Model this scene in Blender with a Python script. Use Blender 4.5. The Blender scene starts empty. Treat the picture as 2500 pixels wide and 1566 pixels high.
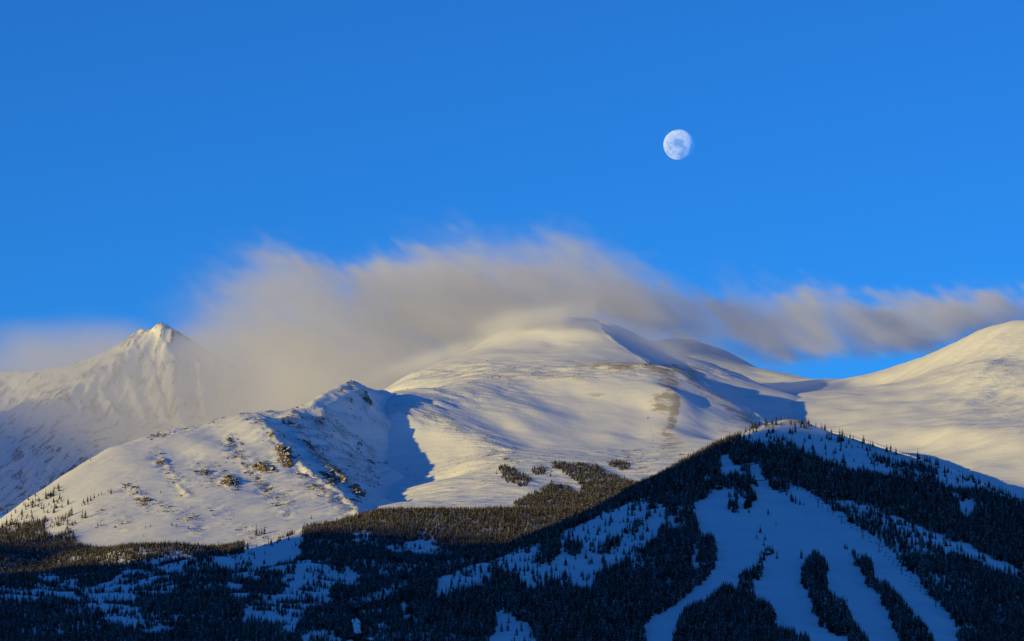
import bpy, math, random
import numpy as np
from mathutils import Vector

# ------------------------------------------------------------------ camera, sky, sun, exposure
scene = bpy.context.scene
COL = scene.collection
F_PX, W_PX, H_PX = 8200.0, 2500.0, 1566.0          # focal length in units of a 2500 px wide frame
PITCH = math.radians(7.0)
SUN_EL, SUN_AZ = math.radians(6.5), math.radians(228.0)   # azimuth clockwise from +Y

cam_data = bpy.data.cameras.new('camera')
cam = bpy.data.objects.new('camera', cam_data)
COL.objects.link(cam)
cam.location = (0, 0, 0)
cam.rotation_euler = (math.pi / 2 + PITCH, 0, 0)
cam_data.sensor_width = 36.0
cam_data.lens = 36.0 * F_PX / W_PX
cam_data.clip_start = 1.0
cam_data.clip_end = 400000.0
scene.camera = cam

world = bpy.data.worlds.new('World')
scene.world = world
world.use_nodes = True
wnt = world.node_tree
sky = wnt.nodes.new('ShaderNodeTexSky')
sky.sky_type = 'NISHITA'
sky.sun_disc = False
sky.sun_elevation = SUN_EL
sky.sun_rotation = SUN_AZ
sky.altitude = 3000
sky.air_density = 1.0
sky.dust_density = 0.0
sky.ozone_density = 6.7
wnt.links.new(sky.outputs[0], wnt.nodes['Background'].inputs[0])
wnt.nodes['Background'].inputs[1].default_value = 0.15

TO_SUN = Vector((math.sin(SUN_AZ) * math.cos(SUN_EL), math.cos(SUN_AZ) * math.cos(SUN_EL), math.sin(SUN_EL)))
sun_data = bpy.data.lights.new('sun', 'SUN')
sun_data.energy = 3.1
sun_data.angle = math.radians(0.5)
sun_data.color = (1.0, 0.74, 0.14)
sun = bpy.data.objects.new('sun', sun_data)
COL.objects.link(sun)
sun.rotation_euler = (-TO_SUN).to_track_quat('-Z', 'Y').to_euler()
sun.location = TO_SUN * 20000

scene.view_settings.view_transform = 'Standard'
scene.view_settings.look = 'None'
scene.view_settings.exposure = 0.35
scene.view_settings.gamma = 1.0
scene.render.engine = 'CYCLES'
scene.cycles.volume_bounces = 3
scene.cycles.max_bounces = 6
scene.cycles.transparent_max_bounces = 16
scene.cycles.volume_step_rate = 2.0
scene.cycles.volume_max_steps = 256

# ------------------------------------------------------------------ projection helpers
CP, SP = math.cos(PITCH), math.sin(PITCH)


def pt(px, py, Y):
    """point seen at photo pixel (px, py) that lies Y metres ahead"""
    u, v = (px - W_PX / 2) / F_PX, (H_PX / 2 - py) / F_PX
    dy, dz = CP - v * SP, SP + v * CP
    return np.array((u * Y / dy, Y, dz * Y / dy))


def proj(x, y, z):
    f = y * CP + z * SP
    v = -y * SP + z * CP
    return W_PX / 2 + F_PX * x / f, H_PX / 2 - F_PX * v / f


def fft_noise(nx, ny, dx, dy, lmin, lmax, beta=2.0, sx=1.0, sy=1.0, ang=0.0, seed=0):
    """random relief of unit deviation with wavelengths lmin..lmax metres, small sx or sy drawing it out along that axis"""
    rng = np.random.default_rng(seed)
    kx = np.fft.fftfreq(nx, dx)[None, :]
    ky = np.fft.fftfreq(ny, dy)[:, None]
    c, s = math.cos(ang), math.sin(ang)
    k = np.sqrt(((kx * c + ky * s) / sx) ** 2 + ((-kx * s + ky * c) / sy) ** 2)
    k[0, 0] = 1e-9
    amp = k ** (-beta / 2 - .5) * (k > 1 / lmax) / (1 + (k * lmin) ** 6)
    f = np.fft.ifft2(np.fft.fft2(rng.standard_normal((ny, nx))) * amp).real
    return f / f.std()


def smooth(a, b, x):
    t = np.clip((x - a) / (b - a), 0, 1)
    return t * t * (3 - 2 * t)


def rbf_grid(P, X, Y, c):
    """height field through control points P (x, y, z) with a conical kernel rounded by c metres"""
    P = np.asarray(P)
    n = len(P)
    ctr, sc = P[:, :2].mean(0), 1000.0
    q = (P[:, :2] - ctr) / sc
    cc = c / sc
    A = -np.sqrt(((q[:, None] - q[None]) ** 2).sum(2) + cc * cc)
    A[np.arange(n), np.arange(n)] += 1e-4
    B = np.hstack([np.ones((n, 1)), q])
    M = np.block([[A, B], [B.T, np.zeros((3, 3))]])
    w = np.linalg.solve(M, np.concatenate([P[:, 2], np.zeros(3)]))
    gx, gy = (X.ravel() - ctr[0]) / sc, (Y.ravel() - ctr[1]) / sc
    out = w[n] + w[n + 1] * gx + w[n + 2] * gy
    for i in range(n):
        out -= w[i] * np.sqrt((gx - q[i, 0]) ** 2 + (gy - q[i, 1]) ** 2 + cc * cc)
    return out.reshape(X.shape)


# ------------------------------------------------------------------ materials
def new_mat(name):
    m = bpy.data.materials.new(name)
    m.use_nodes = True
    nt = m.node_tree
    return m, nt, nt.nodes['Principled BSDF']


def node(nt, kind, **kw):
    n = nt.nodes.new(kind)
    for k, v in kw.items():
        if k.startswith('i_'):
            key = k[2:]
            n.inputs[int(key) if key.isdigit() else key.replace('_', ' ')].default_value = v
        else:
            setattr(n, k, v)
    return n


def plain(name, col, rough=0.7, var=0.25, scale=3.0):
    """a matt material with a little grain in its colour"""
    m, nt, b = new_mat(name)
    n = node(nt, 'ShaderNodeTexNoise', i_Scale=scale, i_Detail=4.0)
    tc = node(nt, 'ShaderNodeTexCoord')
    nt.links.new(tc.outputs['Object'], n.inputs['Vector'])
    r = node(nt, 'ShaderNodeMix', data_type='RGBA')
    r.inputs[6].default_value = (*[c * (1 - var) for c in col], 1)
    r.inputs[7].default_value = (*[min(1, c * (1 + var)) for c in col], 1)
    nt.links.new(n.outputs['Fac'], r.inputs[0])
    nt.links.new(r.outputs[2], b.inputs['Base Color'])
    b.inputs['Roughness'].default_value = rough
    return m


def snow_material():
    m, nt, b = new_mat('snow_and_rock')
    L = nt.links.new
    tc = node(nt, 'ShaderNodeTexCoord')
    pos = tc.outputs['Object']
    rock = node(nt, 'ShaderNodeAttribute', attribute_name='rock').outputs['Fac']
    scrub = node(nt, 'ShaderNodeAttribute', attribute_name='scrub').outputs['Fac']
    # small dark stones and ledges showing through the snow
    n1 = node(nt, 'ShaderNodeTexNoise', i_Scale=0.16, i_Detail=5.0, i_Roughness=0.7)
    L(pos, n1.inputs['Vector'])
    a1 = node(nt, 'ShaderNodeMath', operation='MULTIPLY_ADD', i_1=0.55, i_2=-0.36)
    L(rock, a1.inputs[0])
    a2 = node(nt, 'ShaderNodeMath', operation='ADD')
    L(a1.outputs[0], a2.inputs[0]); L(n1.outputs['Fac'], a2.inputs[1])
    r1 = node(nt, 'ShaderNodeMapRange', interpolation_type='SMOOTHSTEP')
    r1.inputs[1].default_value = 0.50; r1.inputs[2].default_value = 0.60
    L(a2.outputs[0], r1.inputs[0])
    gate = node(nt, 'ShaderNodeMath', operation='MULTIPLY', use_clamp=True)
    g0 = node(nt, 'ShaderNodeMath', operation='MULTIPLY', i_1=6.0, use_clamp=True)
    L(rock, g0.inputs[0]); L(g0.outputs[0], gate.inputs[0]); L(r1.outputs[0], gate.inputs[1])
    rn = node(nt, 'ShaderNodeTexNoise', i_Scale=0.04, i_Detail=3.0)
    L(pos, rn.inputs['Vector'])
    rc = node(nt, 'ShaderNodeMix', data_type='RGBA')
    rc.inputs[6].default_value = (0.10, 0.085, 0.072, 1)
    rc.inputs[7].default_value = (0.30, 0.205, 0.12, 1)
    L(rn.outputs['Fac'], rc.inputs[0])
    # thin wind-scoured grass and gravel
    mp = node(nt, 'ShaderNodeMapping')
    mp.inputs['Scale'].default_value = (0.11, 0.26, 0.26)
    L(pos, mp.inputs[0])
    n2 = node(nt, 'ShaderNodeTexNoise', i_Scale=1.0, i_Detail=5.0, i_Roughness=0.7)
    L(mp.outputs[0], n2.inputs['Vector'])
    b1 = node(nt, 'ShaderNodeMath', operation='MULTIPLY_ADD', i_1=0.5, i_2=-0.30)
    L(scrub, b1.inputs[0])
    b2 = node(nt, 'ShaderNodeMath', operation='ADD')
    L(b1.outputs[0], b2.inputs[0]); L(n2.outputs['Fac'], b2.inputs[1])
    r2 = node(nt, 'ShaderNodeMapRange', interpolation_type='SMOOTHSTEP')
    r2.inputs[1].default_value = 0.36; r2.inputs[2].default_value = 0.68
    r2.inputs[4].default_value = 0.70
    L(b2.outputs[0], r2.inputs[0])
    g2 = node(nt, 'ShaderNodeMath', operation='MULTIPLY', i_1=5.0, use_clamp=True)
    L(scrub, g2.inputs[0])
    gate2 = node(nt, 'ShaderNodeMath', operation='MULTIPLY', use_clamp=True)
    L(g2.outputs[0], gate2.inputs[0]); L(r2.outputs[0], gate2.inputs[1])
    # snow, faintly uneven in whiteness
    n3 = node(nt, 'ShaderNodeTexNoise', i_Scale=0.012, i_Detail=6.0, i_Roughness=0.6)
    L(pos, n3.inputs['Vector'])
    sn = node(nt, 'ShaderNodeMix', data_type='RGBA')
    sn.inputs[6].default_value = (0.80, 0.815, 0.83, 1)
    sn.inputs[7].default_value = (0.90, 0.905, 0.91, 1)
    L(n3.outputs['Fac'], sn.inputs[0])
    c1 = node(nt, 'ShaderNodeMix', data_type='RGBA')
    c1.inputs[7].default_value = (0.33, 0.265, 0.185, 1)
    L(sn.outputs[2], c1.inputs[6]); L(gate2.outputs[0], c1.inputs[0])
    c2 = node(nt, 'ShaderNodeMix', data_type='RGBA')
    L(c1.outputs[2], c2.inputs[6]); L(rc.outputs[2], c2.inputs[7]); L(gate.outputs[0], c2.inputs[0])
    L(c2.outputs[2], b.inputs['Base Color'])
    b.inputs['Roughness'].default_value = 0.75
    b.inputs['Specular IOR Level'].default_value = 0.15
    # wind ripples in the snow
    mp2 = node(nt, 'ShaderNodeMapping')
    mp2.inputs['Scale'].default_value = (0.025, 0.075, 0.06)
    L(pos, mp2.inputs[0])
    n4 = node(nt, 'ShaderNodeTexNoise', i_Scale=1.0, i_Detail=5.0, i_Roughness=0.55)
    L(mp2.outputs[0], n4.inputs['Vector'])
    rough = node(nt, 'ShaderNodeAttribute', attribute_name='ripple').outputs['Fac']
    bs = node(nt, 'ShaderNodeMath', operation='MULTIPLY')
    L(n4.outputs['Fac'], bs.inputs[0]); L(rough, bs.inputs[1])
    n5 = node(nt, 'ShaderNodeTexNoise', i_Scale=0.13, i_Detail=3.0, i_Roughness=0.6)
    L(pos, n5.inputs['Vector'])
    b5 = node(nt, 'ShaderNodeMath', operation='MULTIPLY_ADD', i_1=0.45)
    L(n5.outputs['Fac'], b5.inputs[0]); L(n4.outputs['Fac'], b5.inputs[2]); L(b5.outputs[0], bs.inputs[0])
    bh = node(nt, 'ShaderNodeMath', operation='MULTIPLY_ADD', i_1=2.5)
    L(gate.outputs[0], bh.inputs[0]); L(bs.outputs[0], bh.inputs[2])
    bp = node(nt, 'ShaderNodeBump', i_Strength=1.0, i_Distance=1.0)
    L(bh.outputs[0], bp.inputs['Height'])
    L(bp.outputs[0], b.inputs['Normal'])
    return m


MAT_SNOW = snow_material()


def set_attr(me, name, arr):
    a = me.attributes.new(name, 'FLOAT', 'POINT')
    a.data.foreach_set('value', np.ascontiguousarray(arr, dtype=np.float32).ravel())


def grid_mesh(name, X, Y, Z, attrs=None):
    ny, nx = X.shape
    me = bpy.data.meshes.new(name)
    co = np.stack([X, Y, Z], -1).reshape(-1, 3).astype(np.float32)
    i = np.arange(nx * ny).reshape(ny, nx)
    q = np.stack([i[:-1, :-1], i[:-1, 1:], i[1:, 1:], i[1:, :-1]], -1).reshape(-1, 4)
    me.vertices.add(len(co)); me.vertices.foreach_set('co', co.ravel())
    me.loops.add(q.size); me.loops.foreach_set('vertex_index', q.ravel().astype(np.int32))
    me.polygons.add(len(q))
    me.polygons.foreach_set('loop_start', np.arange(0, q.size, 4, dtype=np.int32))
    me.polygons.foreach_set('use_smooth', np.ones(len(q), bool))
    me.update(calc_edges=True)
    for k, v in (attrs or {}).items():
        set_attr(me, k, v)
    return me


def link(name, data, mat=None, parent=None, **props):
    o = bpy.data.objects.new(name, data)
    COL.objects.link(o)
    if mat is not None and not data.materials:
        data.materials.append(mat)
    if parent is not None:
        o.parent = parent
    for k, v in props.items():
        o[k] = v
    return o


# ------------------------------------------------------------------ terrain
LAYERS = {}
self_rocks = {}


def tent(X, Y, line, k_left, k_right):
    """sharp ridge along a line of points, falling k_left and k_right metres per metre to its sides"""
    out = np.full(X.shape, -1e6)
    for a, b in zip(line[:-1], line[1:]):
        vx, vy = b[0] - a[0], b[1] - a[1]
        t = np.clip(((X - a[0]) * vx + (Y - a[1]) * vy) / (vx * vx + vy * vy), 0, 1)
        ex, ey = X - a[0] - t * vx, Y - a[1] - t * vy
        side = smooth(-.35, .35, (vx * ey - vy * ex) / (np.hypot(vx, vy) * np.hypot(ex, ey) + 1e-6))
        k = k_right + (k_left - k_right) * side
        out = np.maximum(out, a[2] + t * (b[2] - a[2]) - k * (np.sqrt(ex * ex + ey * ey + 9) - 3) - 1.2 * np.clip(np.hypot(ex, ey) - 30, 0, None))
    return out


class Layer:
    def __init__(self, key, name, label, pts, extra, x0, x1, y0, y1, dx, dy, c, relief, category, shift=lambda y: y, sky_n=0, back=(45, 14, 160, 75), sky_step=22, ridges=(), sink=0.0):
        nx, ny = int((x1 - x0) / dx) + 1, int((y1 - y0) / dy) + 1
        self.xs, self.ys = x0 + dx * np.arange(nx), y0 + dy * np.arange(ny)
        self.x0, self.y0, self.dx, self.dy, self.nx, self.ny = x0, y0, dx, dy, nx, ny
        X, Y = np.meshgrid(self.xs, self.ys)
        P = [pt(p[0], p[1], shift(p[2])) for p in pts] + [np.array(e, float) for e in extra]
        sk, ridge = sorted(pts[:sky_n]), []
        for a, b in zip(sk[:-1], sk[1:]):
            k = max(1, int((b[0] - a[0]) / sky_step))
            ridge += [pt(*(np.array((*a[:2], shift(a[2]))) * (1 - j / k) + np.array((*b[:2], shift(b[2]))) * (j / k))) for j in range(k)]
            P += [r for r in ridge[-k + 1:]] if k > 1 else []
        for i, q in enumerate(ridge):                                     # the ground falls away behind a skyline
            t = ridge[min(i + 1, len(ridge) - 1)] - ridge[max(i - 1, 0)]
            nb = np.array((-t[1], t[0])) / math.hypot(t[0], t[1])
            nb = nb if nb[1] > 0 else -nb
            nb = (nb + np.array((0, .6))) / np.linalg.norm(nb + np.array((0, .6)))
            if i % 2:
                P += [q + np.array((nb[0] * back[2], nb[1] * back[2], -back[3]))]
            P += [q + np.array((nb[0] * back[0], nb[1] * back[0], -back[1]))]
        Z = rbf_grid(P, X, Y, c) - sink
        for line, k_left, k_right in ridges:
            Z = np.maximum(Z, tent(X, Y, [pt(a, b, shift(d)) for a, b, d in line], k_left, k_right))
        px, py = proj(X, Y, Z)
        attrs = {'rock': np.zeros_like(Z), 'scrub': np.zeros_like(Z), 'ripple': np.ones_like(Z)}
        Z = relief(X, Y, Z, px, py, attrs, nx, ny, dx, dy)
        self.X, self.Y, self.Z = X, Y, Z
        me = grid_mesh(name, X, Y, Z, attrs)
        self.obj = link(name, me, MAT_SNOW, kind='structure', label=label, category=category)
        LAYERS[key] = self

    def z(self, x, y):
        fx, fy = (x - self.x0) / self.dx, (y - self.y0) / self.dy
        ok = (fx >= 0) & (fx < self.nx - 1) & (fy >= 0) & (fy < self.ny - 1)
        ix, iy = np.clip(fx.astype(int), 0, self.nx - 2), np.clip(fy.astype(int), 0, self.ny - 2)
        tx, ty = fx - ix, fy - iy
        Z = self.Z
        z = (Z[iy, ix] * (1 - tx) + Z[iy, ix + 1] * tx) * (1 - ty) + (Z[iy + 1, ix] * (1 - tx) + Z[iy + 1, ix + 1] * tx) * ty
        return np.where(ok, z, -1e6)


def blob(px, py, cx, cy, rx, ry, ang=0.0):
    """soft spot in photo coordinates used to say where rock or grass shows"""
    c, s = math.cos(ang), math.sin(ang)
    u, v = (px - cx) * c + (py - cy) * s, -(px - cx) * s + (py - cy) * c
    return np.exp(-((u / rx) ** 2 + (v / ry) ** 2))


def streak(px, py, line, w):
    """soft band along a polyline in photo coordinates"""
    best = np.full(px.shape, 1e9)
    for (ax, ay), (bx, by) in zip(line[:-1], line[1:]):
        vx, vy = bx - ax, by - ay
        t = np.clip(((px - ax) * vx + (py - ay) * vy) / (vx * vx + vy * vy), 0, 1)
        best = np.minimum(best, np.hypot(px - ax - t * vx, py - ay - t * vy))
    return np.exp(-(best / w) ** 2)


# --- far rocky peak
def crest_fade(px, py, line, w):
    """0 on the skyline, 1 from w pixels below it, so that relief does not spoil the outline"""
    l = np.array(sorted(line))
    return smooth(0, 1, (py - np.interp(px, l[:, 0], l[:, 1])) / w)


def relief_far(X, Y, Z, px, py, A, nx, ny, dx, dy):
    flute = fft_noise(nx, ny, dx, dy, 20, 170, 1.4, 1.0, 0.12, math.radians(-16), 11)
    crag = fft_noise(nx, ny, dx, dy, 12, 90, 1.2, 1, .35, -0.3, 12)
    sharp = 1.2 - 2 * np.abs(flute)
    f = .25 + .75 * crest_fade(px, py, far_sky, 45)
    Z = Z + f * (2.6 * sharp + 2.6 * crag)
    A['rock'][:] = np.clip(0.34 + 0.32 * smooth(.2, 1.1, sharp) + .4 * smooth(0.2, 1.5, crag), 0, .85)
    A['ripple'][:] = 1.5
    return Z


far_sky = [(-300, 960), (0, 905), (58, 907), (128, 898), (186, 886), (262, 857), (306, 831), (329, 813), (346, 802), (357, 809), (370, 802), (391, 787), (407, 792), (431, 808), (466, 830), (498, 848), (538, 875), (640, 915), (1000, 980)]
far_pts = [(-300, 960, 12600), (-120, 925, 12500), (0, 905, 12500), (58, 907, 12500), (128, 898, 12450), (186, 886, 12400), (262, 857, 12300), (306, 831, 12200), (329, 813, 12150),
           (346, 802, 12120), (357, 809, 12080), (370, 802, 12040), (391, 787, 12000), (407, 792, 12020), (431, 808, 12060), (466, 830, 12120),
           (498, 848, 12170), (538, 875, 12250), (590, 900, 12350), (640, 915, 12400), (800, 950, 12500), (1000, 980, 12600),
           (372, 808, 11960), (330, 838, 11850), (290, 870, 11700), (227, 915, 11500), (175, 950, 11320), (157, 959, 11260), (140, 970, 11200),
           (120, 988, 11100), (90, 1015, 11000), (0, 1060, 10800), (-200, 1130, 10500),
           (200, 905, 12150), (120, 935, 12000), (0, 960, 12000), (80, 985, 11700), (0, 1010, 11700), (180, 930, 11800), (250, 880, 12020),
           (330, 880, 11800), (391, 870, 11840), (290, 920, 11610), (240, 960, 11430), (400, 950, 11640), (420, 1020, 11400), (330, 1000, 11400),
           (250, 1020, 11230), (480, 900, 11930), (520, 950, 11800), (560, 1000, 11650), (640, 1000, 11700), (180, 1010, 11150),
           (0, 1110, 10500), (100, 1150, 10200), (200, 1110, 10350), (300, 1080, 10600), (0, 1220, 9800), (120, 1200, 9900), (400, 1080, 10700), (600, 1060, 10900)]
far_extra = [(-2100, 12800, 900), (-1500, 12800, 1050), (-900, 12800, 1050), (-300, 12800, 900), (-2100, 10400, 650), (-1300, 10400, 700), (-300, 10400, 700)]
Layer('F', 'far_mountain', 'steep fluted snowy peak half veiled by blowing snow at far left', far_pts, far_extra,
      -2050, 0, 10500, 12700, 5.5, 6, 25, relief_far, 'mountain', lambda y: 12000 + (y - 12000) * .55, 22, (90, 50, 220, 130), 60, sink=9.0, ridges=[
          ([(186, 886, 12400), (262, 857, 12300), (306, 831, 12200), (329, 813, 12150), (346, 802, 12120), (357, 809, 12080), (370, 802, 12040), (391, 787, 12000), (407, 792, 12020), (431, 808, 12060), (466, 830, 12120), (498, 848, 12170),
            (538, 875, 12250), (590, 900, 12350), (640, 915, 12400)], .9, .85),
          ([(391, 787, 12000), (372, 808, 11960), (330, 838, 11850), (290, 870, 11700), (227, 915, 11500), (175, 950, 11320), (157, 959, 11260), (140, 970, 11200), (120, 988, 11100), (90, 1015, 11000), (0, 1060, 10800)], 1.0, .75),
          ([(391, 787, 12000), (400, 830, 11900), (410, 880, 11780), (430, 960, 11560), (440, 1020, 11350)], .8, 1.0), ([(350, 822, 11900), (365, 880, 11800), (385, 950, 11600), (400, 1010, 11400)], .8, 1.0),
          ([(466, 830, 12120), (478, 880, 11960), (490, 940, 11760), (500, 1000, 11560)], .8, 1.0), ([(290, 870, 11700), (315, 920, 11640), (340, 980, 11480), (360, 1030, 11300)], .8, 1.0),
          ([(227, 915, 11500), (255, 960, 11430), (285, 1010, 11260), (310, 1050, 11100)], .8, 1.0), ([(175, 950, 11320), (200, 990, 11240), (225, 1030, 11080)], .8, 1.0), ([(538, 875, 12250), (540, 930, 12060), (545, 990, 11800)], .8, 1.0)])


# --- mountain at the right edge with the saddle and the ridge behind the main summit
def relief_right(X, Y, Z, px, py, A, nx, ny, dx, dy):
    big = fft_noise(nx, ny, dx, dy, 60, 500, 2.4, 1, 1, 0, 21)
    rib = fft_noise(nx, ny, dx, dy, 14, 90, 1.4, 1.0, 0.2, math.radians(-50), 22)
    fine = fft_noise(nx, ny, dx, dy, 14, 90, 1.5, .4, 1, math.radians(-15), 23)
    k = blob(px, py, 2450, 920, 140, 110)
    Z = Z + 2.4 * big + (0.12 + 2.6 * k) * rib + 0.22 * fine
    A['rock'][:] = 0.30 * smooth(0.6, 2.0, fine) + 0.42 * k * smooth(-.2, 1.5, rib) + 0.5 * blob(px, py, 1760, 850, 80, 14, 0.5)
    A['ripple'][:] = 1.5 + 2.5 * k
    A['scrub'][:] = .35 * blob(px, py, 2180, 1010, 220, 14)
    return Z


right_pts = [(1300, 900, 10500), (1450, 860, 10450), (1560, 850, 10400), (1640, 826, 10350), (1690, 828, 10300), (1720, 840, 10290), (1760, 853, 10250), (1800, 872, 10200), (1829, 889, 10180),
             (1858, 904, 10150), (1899, 920, 10100), (1957, 924, 10050), (1989, 931, 9950), (2024, 933, 9900), (2085, 931, 9800), (2135, 923, 9700),
             (2202, 901, 9600), (2266, 875, 9500), (2324, 845, 9400), (2368, 822, 9320), (2411, 800, 9260), (2455, 792, 9200), (2484, 784, 9150),
             (2520, 780, 9120), (2600, 765, 9100), (2750, 800, 9200),
             (1700, 870, 9950), (1850, 930, 9750), (1950, 945, 9600), (1800, 930, 9700), (1600, 880, 10000), (1930, 963, 9000),
             (2440, 838, 8985), (2400, 882, 8810), (2440, 925, 8620), (2500, 880, 8850), (2330, 890, 9050), (2250, 915, 9150), (2150, 940, 9300), (2060, 946, 9400),
             (2004, 957, 8950), (2100, 956, 8850), (2207, 957, 8750), (2324, 961, 8600), (2411, 973, 8480), (2500, 980, 8420),
             (1960, 978, 8750), (2000, 1000, 8600), (1990, 1020, 8500), (2050, 1040, 8420), (2150, 1000, 8480), (2150, 1050, 8250), (2100, 1075, 8200),
             (2178, 1050, 8220), (2237, 1045, 8150), (2324, 1046, 8030), (2382, 1049, 7960), (2440, 1061, 7880), (2498, 1065, 7820), (2600, 1075, 7750),
             (2250, 1018, 8330), (2350, 1020, 8210), (2450, 1030, 8080), (2600, 1030, 8000),
             (2250, 1090, 8020), (2350, 1100, 7860), (2450, 1120, 7700), (2350, 1150, 7650), (2450, 1190, 7420), (2150, 1110, 8000), (2550, 1130, 7600),
             (2000, 1060, 8350), (1900, 1030, 8450), (2050, 1120, 8000), (2300, 1230, 7200), (2500, 1260, 7000), (2050, 1200, 7300)]
right_extra = [(200, 11400, 800), (900, 11400, 800), (1700, 11400, 900), (500, 6900, 300), (1300, 6900, 330), (1900, 6900, 330)]
Layer('R', 'right_mountain', 'smooth snowy mountain rising from the saddle at the right edge', right_pts, right_extra,
      100, 1900, 6900, 11400, 7, 8, 14, relief_right, 'mountain', sky_n=25, back=(50, 8, 200, 70), sink=0.0)


# --- the main summit
def relief_main(X, Y, Z, px, py, A, nx, ny, dx, dy):
    big = fft_noise(nx, ny, dx, dy, 60, 400, 2.4, 1, 1, 0, 31)
    band = fft_noise(nx, ny, dx, dy, 16, 160, 1.6, .35, 1, math.radians(-10), 32)
    fine = fft_noise(nx, ny, dx, dy, 12, 70, 1.4, .5, 1, 0, 33)
    flat = smooth(870, 900, py) * (1 - smooth(905, 945, py)) + blob(px, py, 1120, 960, 170, 45)
    spur = streak(px, py, [(978, 1007), (1054, 1018), (1095, 1040), (1167, 1075), (1234, 1106)], 28)
    low = smooth(1085, 1110, py)
    Z = Z + 1.3 * big + (0.18 + 1.3 * flat + 1.0 * spur + .6 * low) * band + (0.16 + .4 * flat + .4 * low + .6 * spur) * fine
    self_rocks['M'] = .55 * spur + .3 * low * (py < 1180) + .6 * blob(px, py, 1560, 1120, 60, 35) + .5 * blob(px, py, 1595, 1045, 26, 22) + .18 * flat
    stp = streak(px, py, [(1438, 778), (1478, 815), (1513, 842), (1551, 868), (1583, 889)], 15)
    A['rock'][:] = np.clip(0.42 * flat * smooth(.5, 2, band) + 0.5 * spur * smooth(0.1, 1.6, fine) + .42 * stp
                           + 0.55 * low * smooth(.5, 1.8, fine) + .40 * blob(px, py, 1560, 1120, 60, 35) * smooth(0, 1.3, fine)
                           + .35 * blob(px, py, 1590, 1030, 30, 25) * smooth(0.2, 1.3, fine), 0, 1)
    tan = (1.0 * blob(px, py, 1540, 896, 120, 9, 0.06) + 1.2 * blob(px, py, 1632, 930, 26, 34, .1) + 1.1 * blob(px, py, 1618, 985, 36, 26, -.3)
           + 1.5 * streak(px, py, [(1643, 955), (1650, 990), (1645, 1020), (1628, 1055)], 9) + .75 * blob(px, py, 1640, 1085, 40, 45)
           + .7 * streak(px, py, [(1690, 925), (1750, 975), (1800, 1005), (1850, 1040)], 22) + .55 * blob(px, py, 1455, 960, 40, 20, .5)
           + .5 * blob(px, py, 1780, 1050, 60, 30) + .35 * flat + .45 * streak(px, py, [(1000, 1012), (1070, 1022), (1120, 1045), (1230, 1105)], 20)
           + .4 * blob(px, py, 1330, 925, 120, 10))
    A['scrub'][:] = np.clip(tan, 0, 1.1) * (.85 + .4 * np.clip(fine, -.9, .9))
    A['ripple'][:] = 0.8 + 2.6 * flat + 3 * spur + 1.5 * low
    return Z


main_pts = [(1391, 781, 9000), (1438, 783, 8960), (1350, 782, 9020), (1309, 786, 9040), (1270, 793, 9030), (1231, 803, 9000), (1187, 829, 8950), (1129, 863, 8830), (1066, 885, 8650),
            (1007, 912, 8450), (978, 945, 8150), (943, 958, 7700), (900, 975, 7800), (800, 1000, 7800),
            (1467, 784, 9130), (1522, 802, 9170), (1566, 828, 9130), (1609, 854, 9110), (1667, 875, 9100), (1726, 890, 9110), (1798, 911, 9060), (1858, 938, 8960), (1916, 959, 8840), (1960, 972, 8740),
            (1455, 788, 8900), (1478, 814, 8800), (1513, 841, 8680), (1551, 867, 8560), (1583, 889, 8440),
            (1530, 835, 8830), (1580, 865, 8770), (1640, 890, 8790), (1700, 912, 8760),
            (1400, 830, 8720), (1350, 840, 8700), (1250, 850, 8650), (1450, 850, 8560), (1500, 878, 8400), (1200, 868, 8480),
            (1200, 886, 8280), (1300, 889, 8230), (1400, 891, 8180), (1100, 908, 8250),
            (1478, 888, 8080), (1536, 889, 8060), (1609, 893, 8060), (1286, 912, 7980), (1360, 905, 8030), (1180, 915, 7950), (1100, 935, 7900), (1040, 945, 7720), (1000, 962, 7560), (1040, 975, 7560),
            (1667, 906, 8070), (1697, 921, 8060), (1740, 950, 8040), (1798, 982, 8000), (1829, 1003, 7960), (1852, 1023, 7920), (1872, 1042, 7870),
            (1760, 935, 8700), (1820, 965, 8560), (1880, 1000, 8350), (1930, 1030, 8150), (1900, 985, 8450),
            (1402, 925, 7900), (1400, 960, 7820), (1400, 1000, 7710), (1400, 1045, 7570), (1400, 1085, 7430), (1300, 945, 7860), (1300, 1000, 7630), (1290, 1050, 7500), (1300, 1090, 7390),
            (1480, 930, 7880), (1500, 1000, 7730), (1490, 1060, 7530), (1550, 930, 7890), (1570, 1000, 7740), (1560, 1070, 7540),
            (1640, 950, 7830), (1650, 1000, 7720), (1640, 1050, 7580), (1600, 1110, 7350), (1700, 980, 7860), (1720, 1040, 7700), (1760, 1080, 7600), (1790, 1030, 7780),
            (1650, 1120, 7150), (1250, 1130, 6980), (1350, 1140, 6950), (1500, 1150, 6920), (1200, 1180, 6720), (1300, 1205, 6580), (1420, 1190, 6720), (1560, 1190, 6620),
            (978, 1007, 7440), (1054, 1016, 7460), (1095, 1036, 7430), (1167, 1068, 7360), (1234, 1106, 7220), (1130, 990, 7600), (1200, 1000, 7600), (1230, 1050, 7500),
            (1000, 1060, 7390), (1050, 1090, 7340), (1080, 1130, 7250), (1100, 1170, 7080), (1020, 1140, 7250), (1150, 1130, 7130),
            (1000, 1190, 6900), (1040, 1182, 6860), (1090, 1186, 6800), (1150, 1196, 6720), (1100, 1212, 6620), (1200, 1225, 6500), (950, 1230, 6500), (1050, 1240, 6350), (900, 1250, 6400)]
main_edge = [(1667, 906, 8070), (1697, 921, 8060), (1740, 950, 8040), (1798, 982, 8000), (1829, 1003, 7960), (1852, 1023, 7920)]
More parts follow.
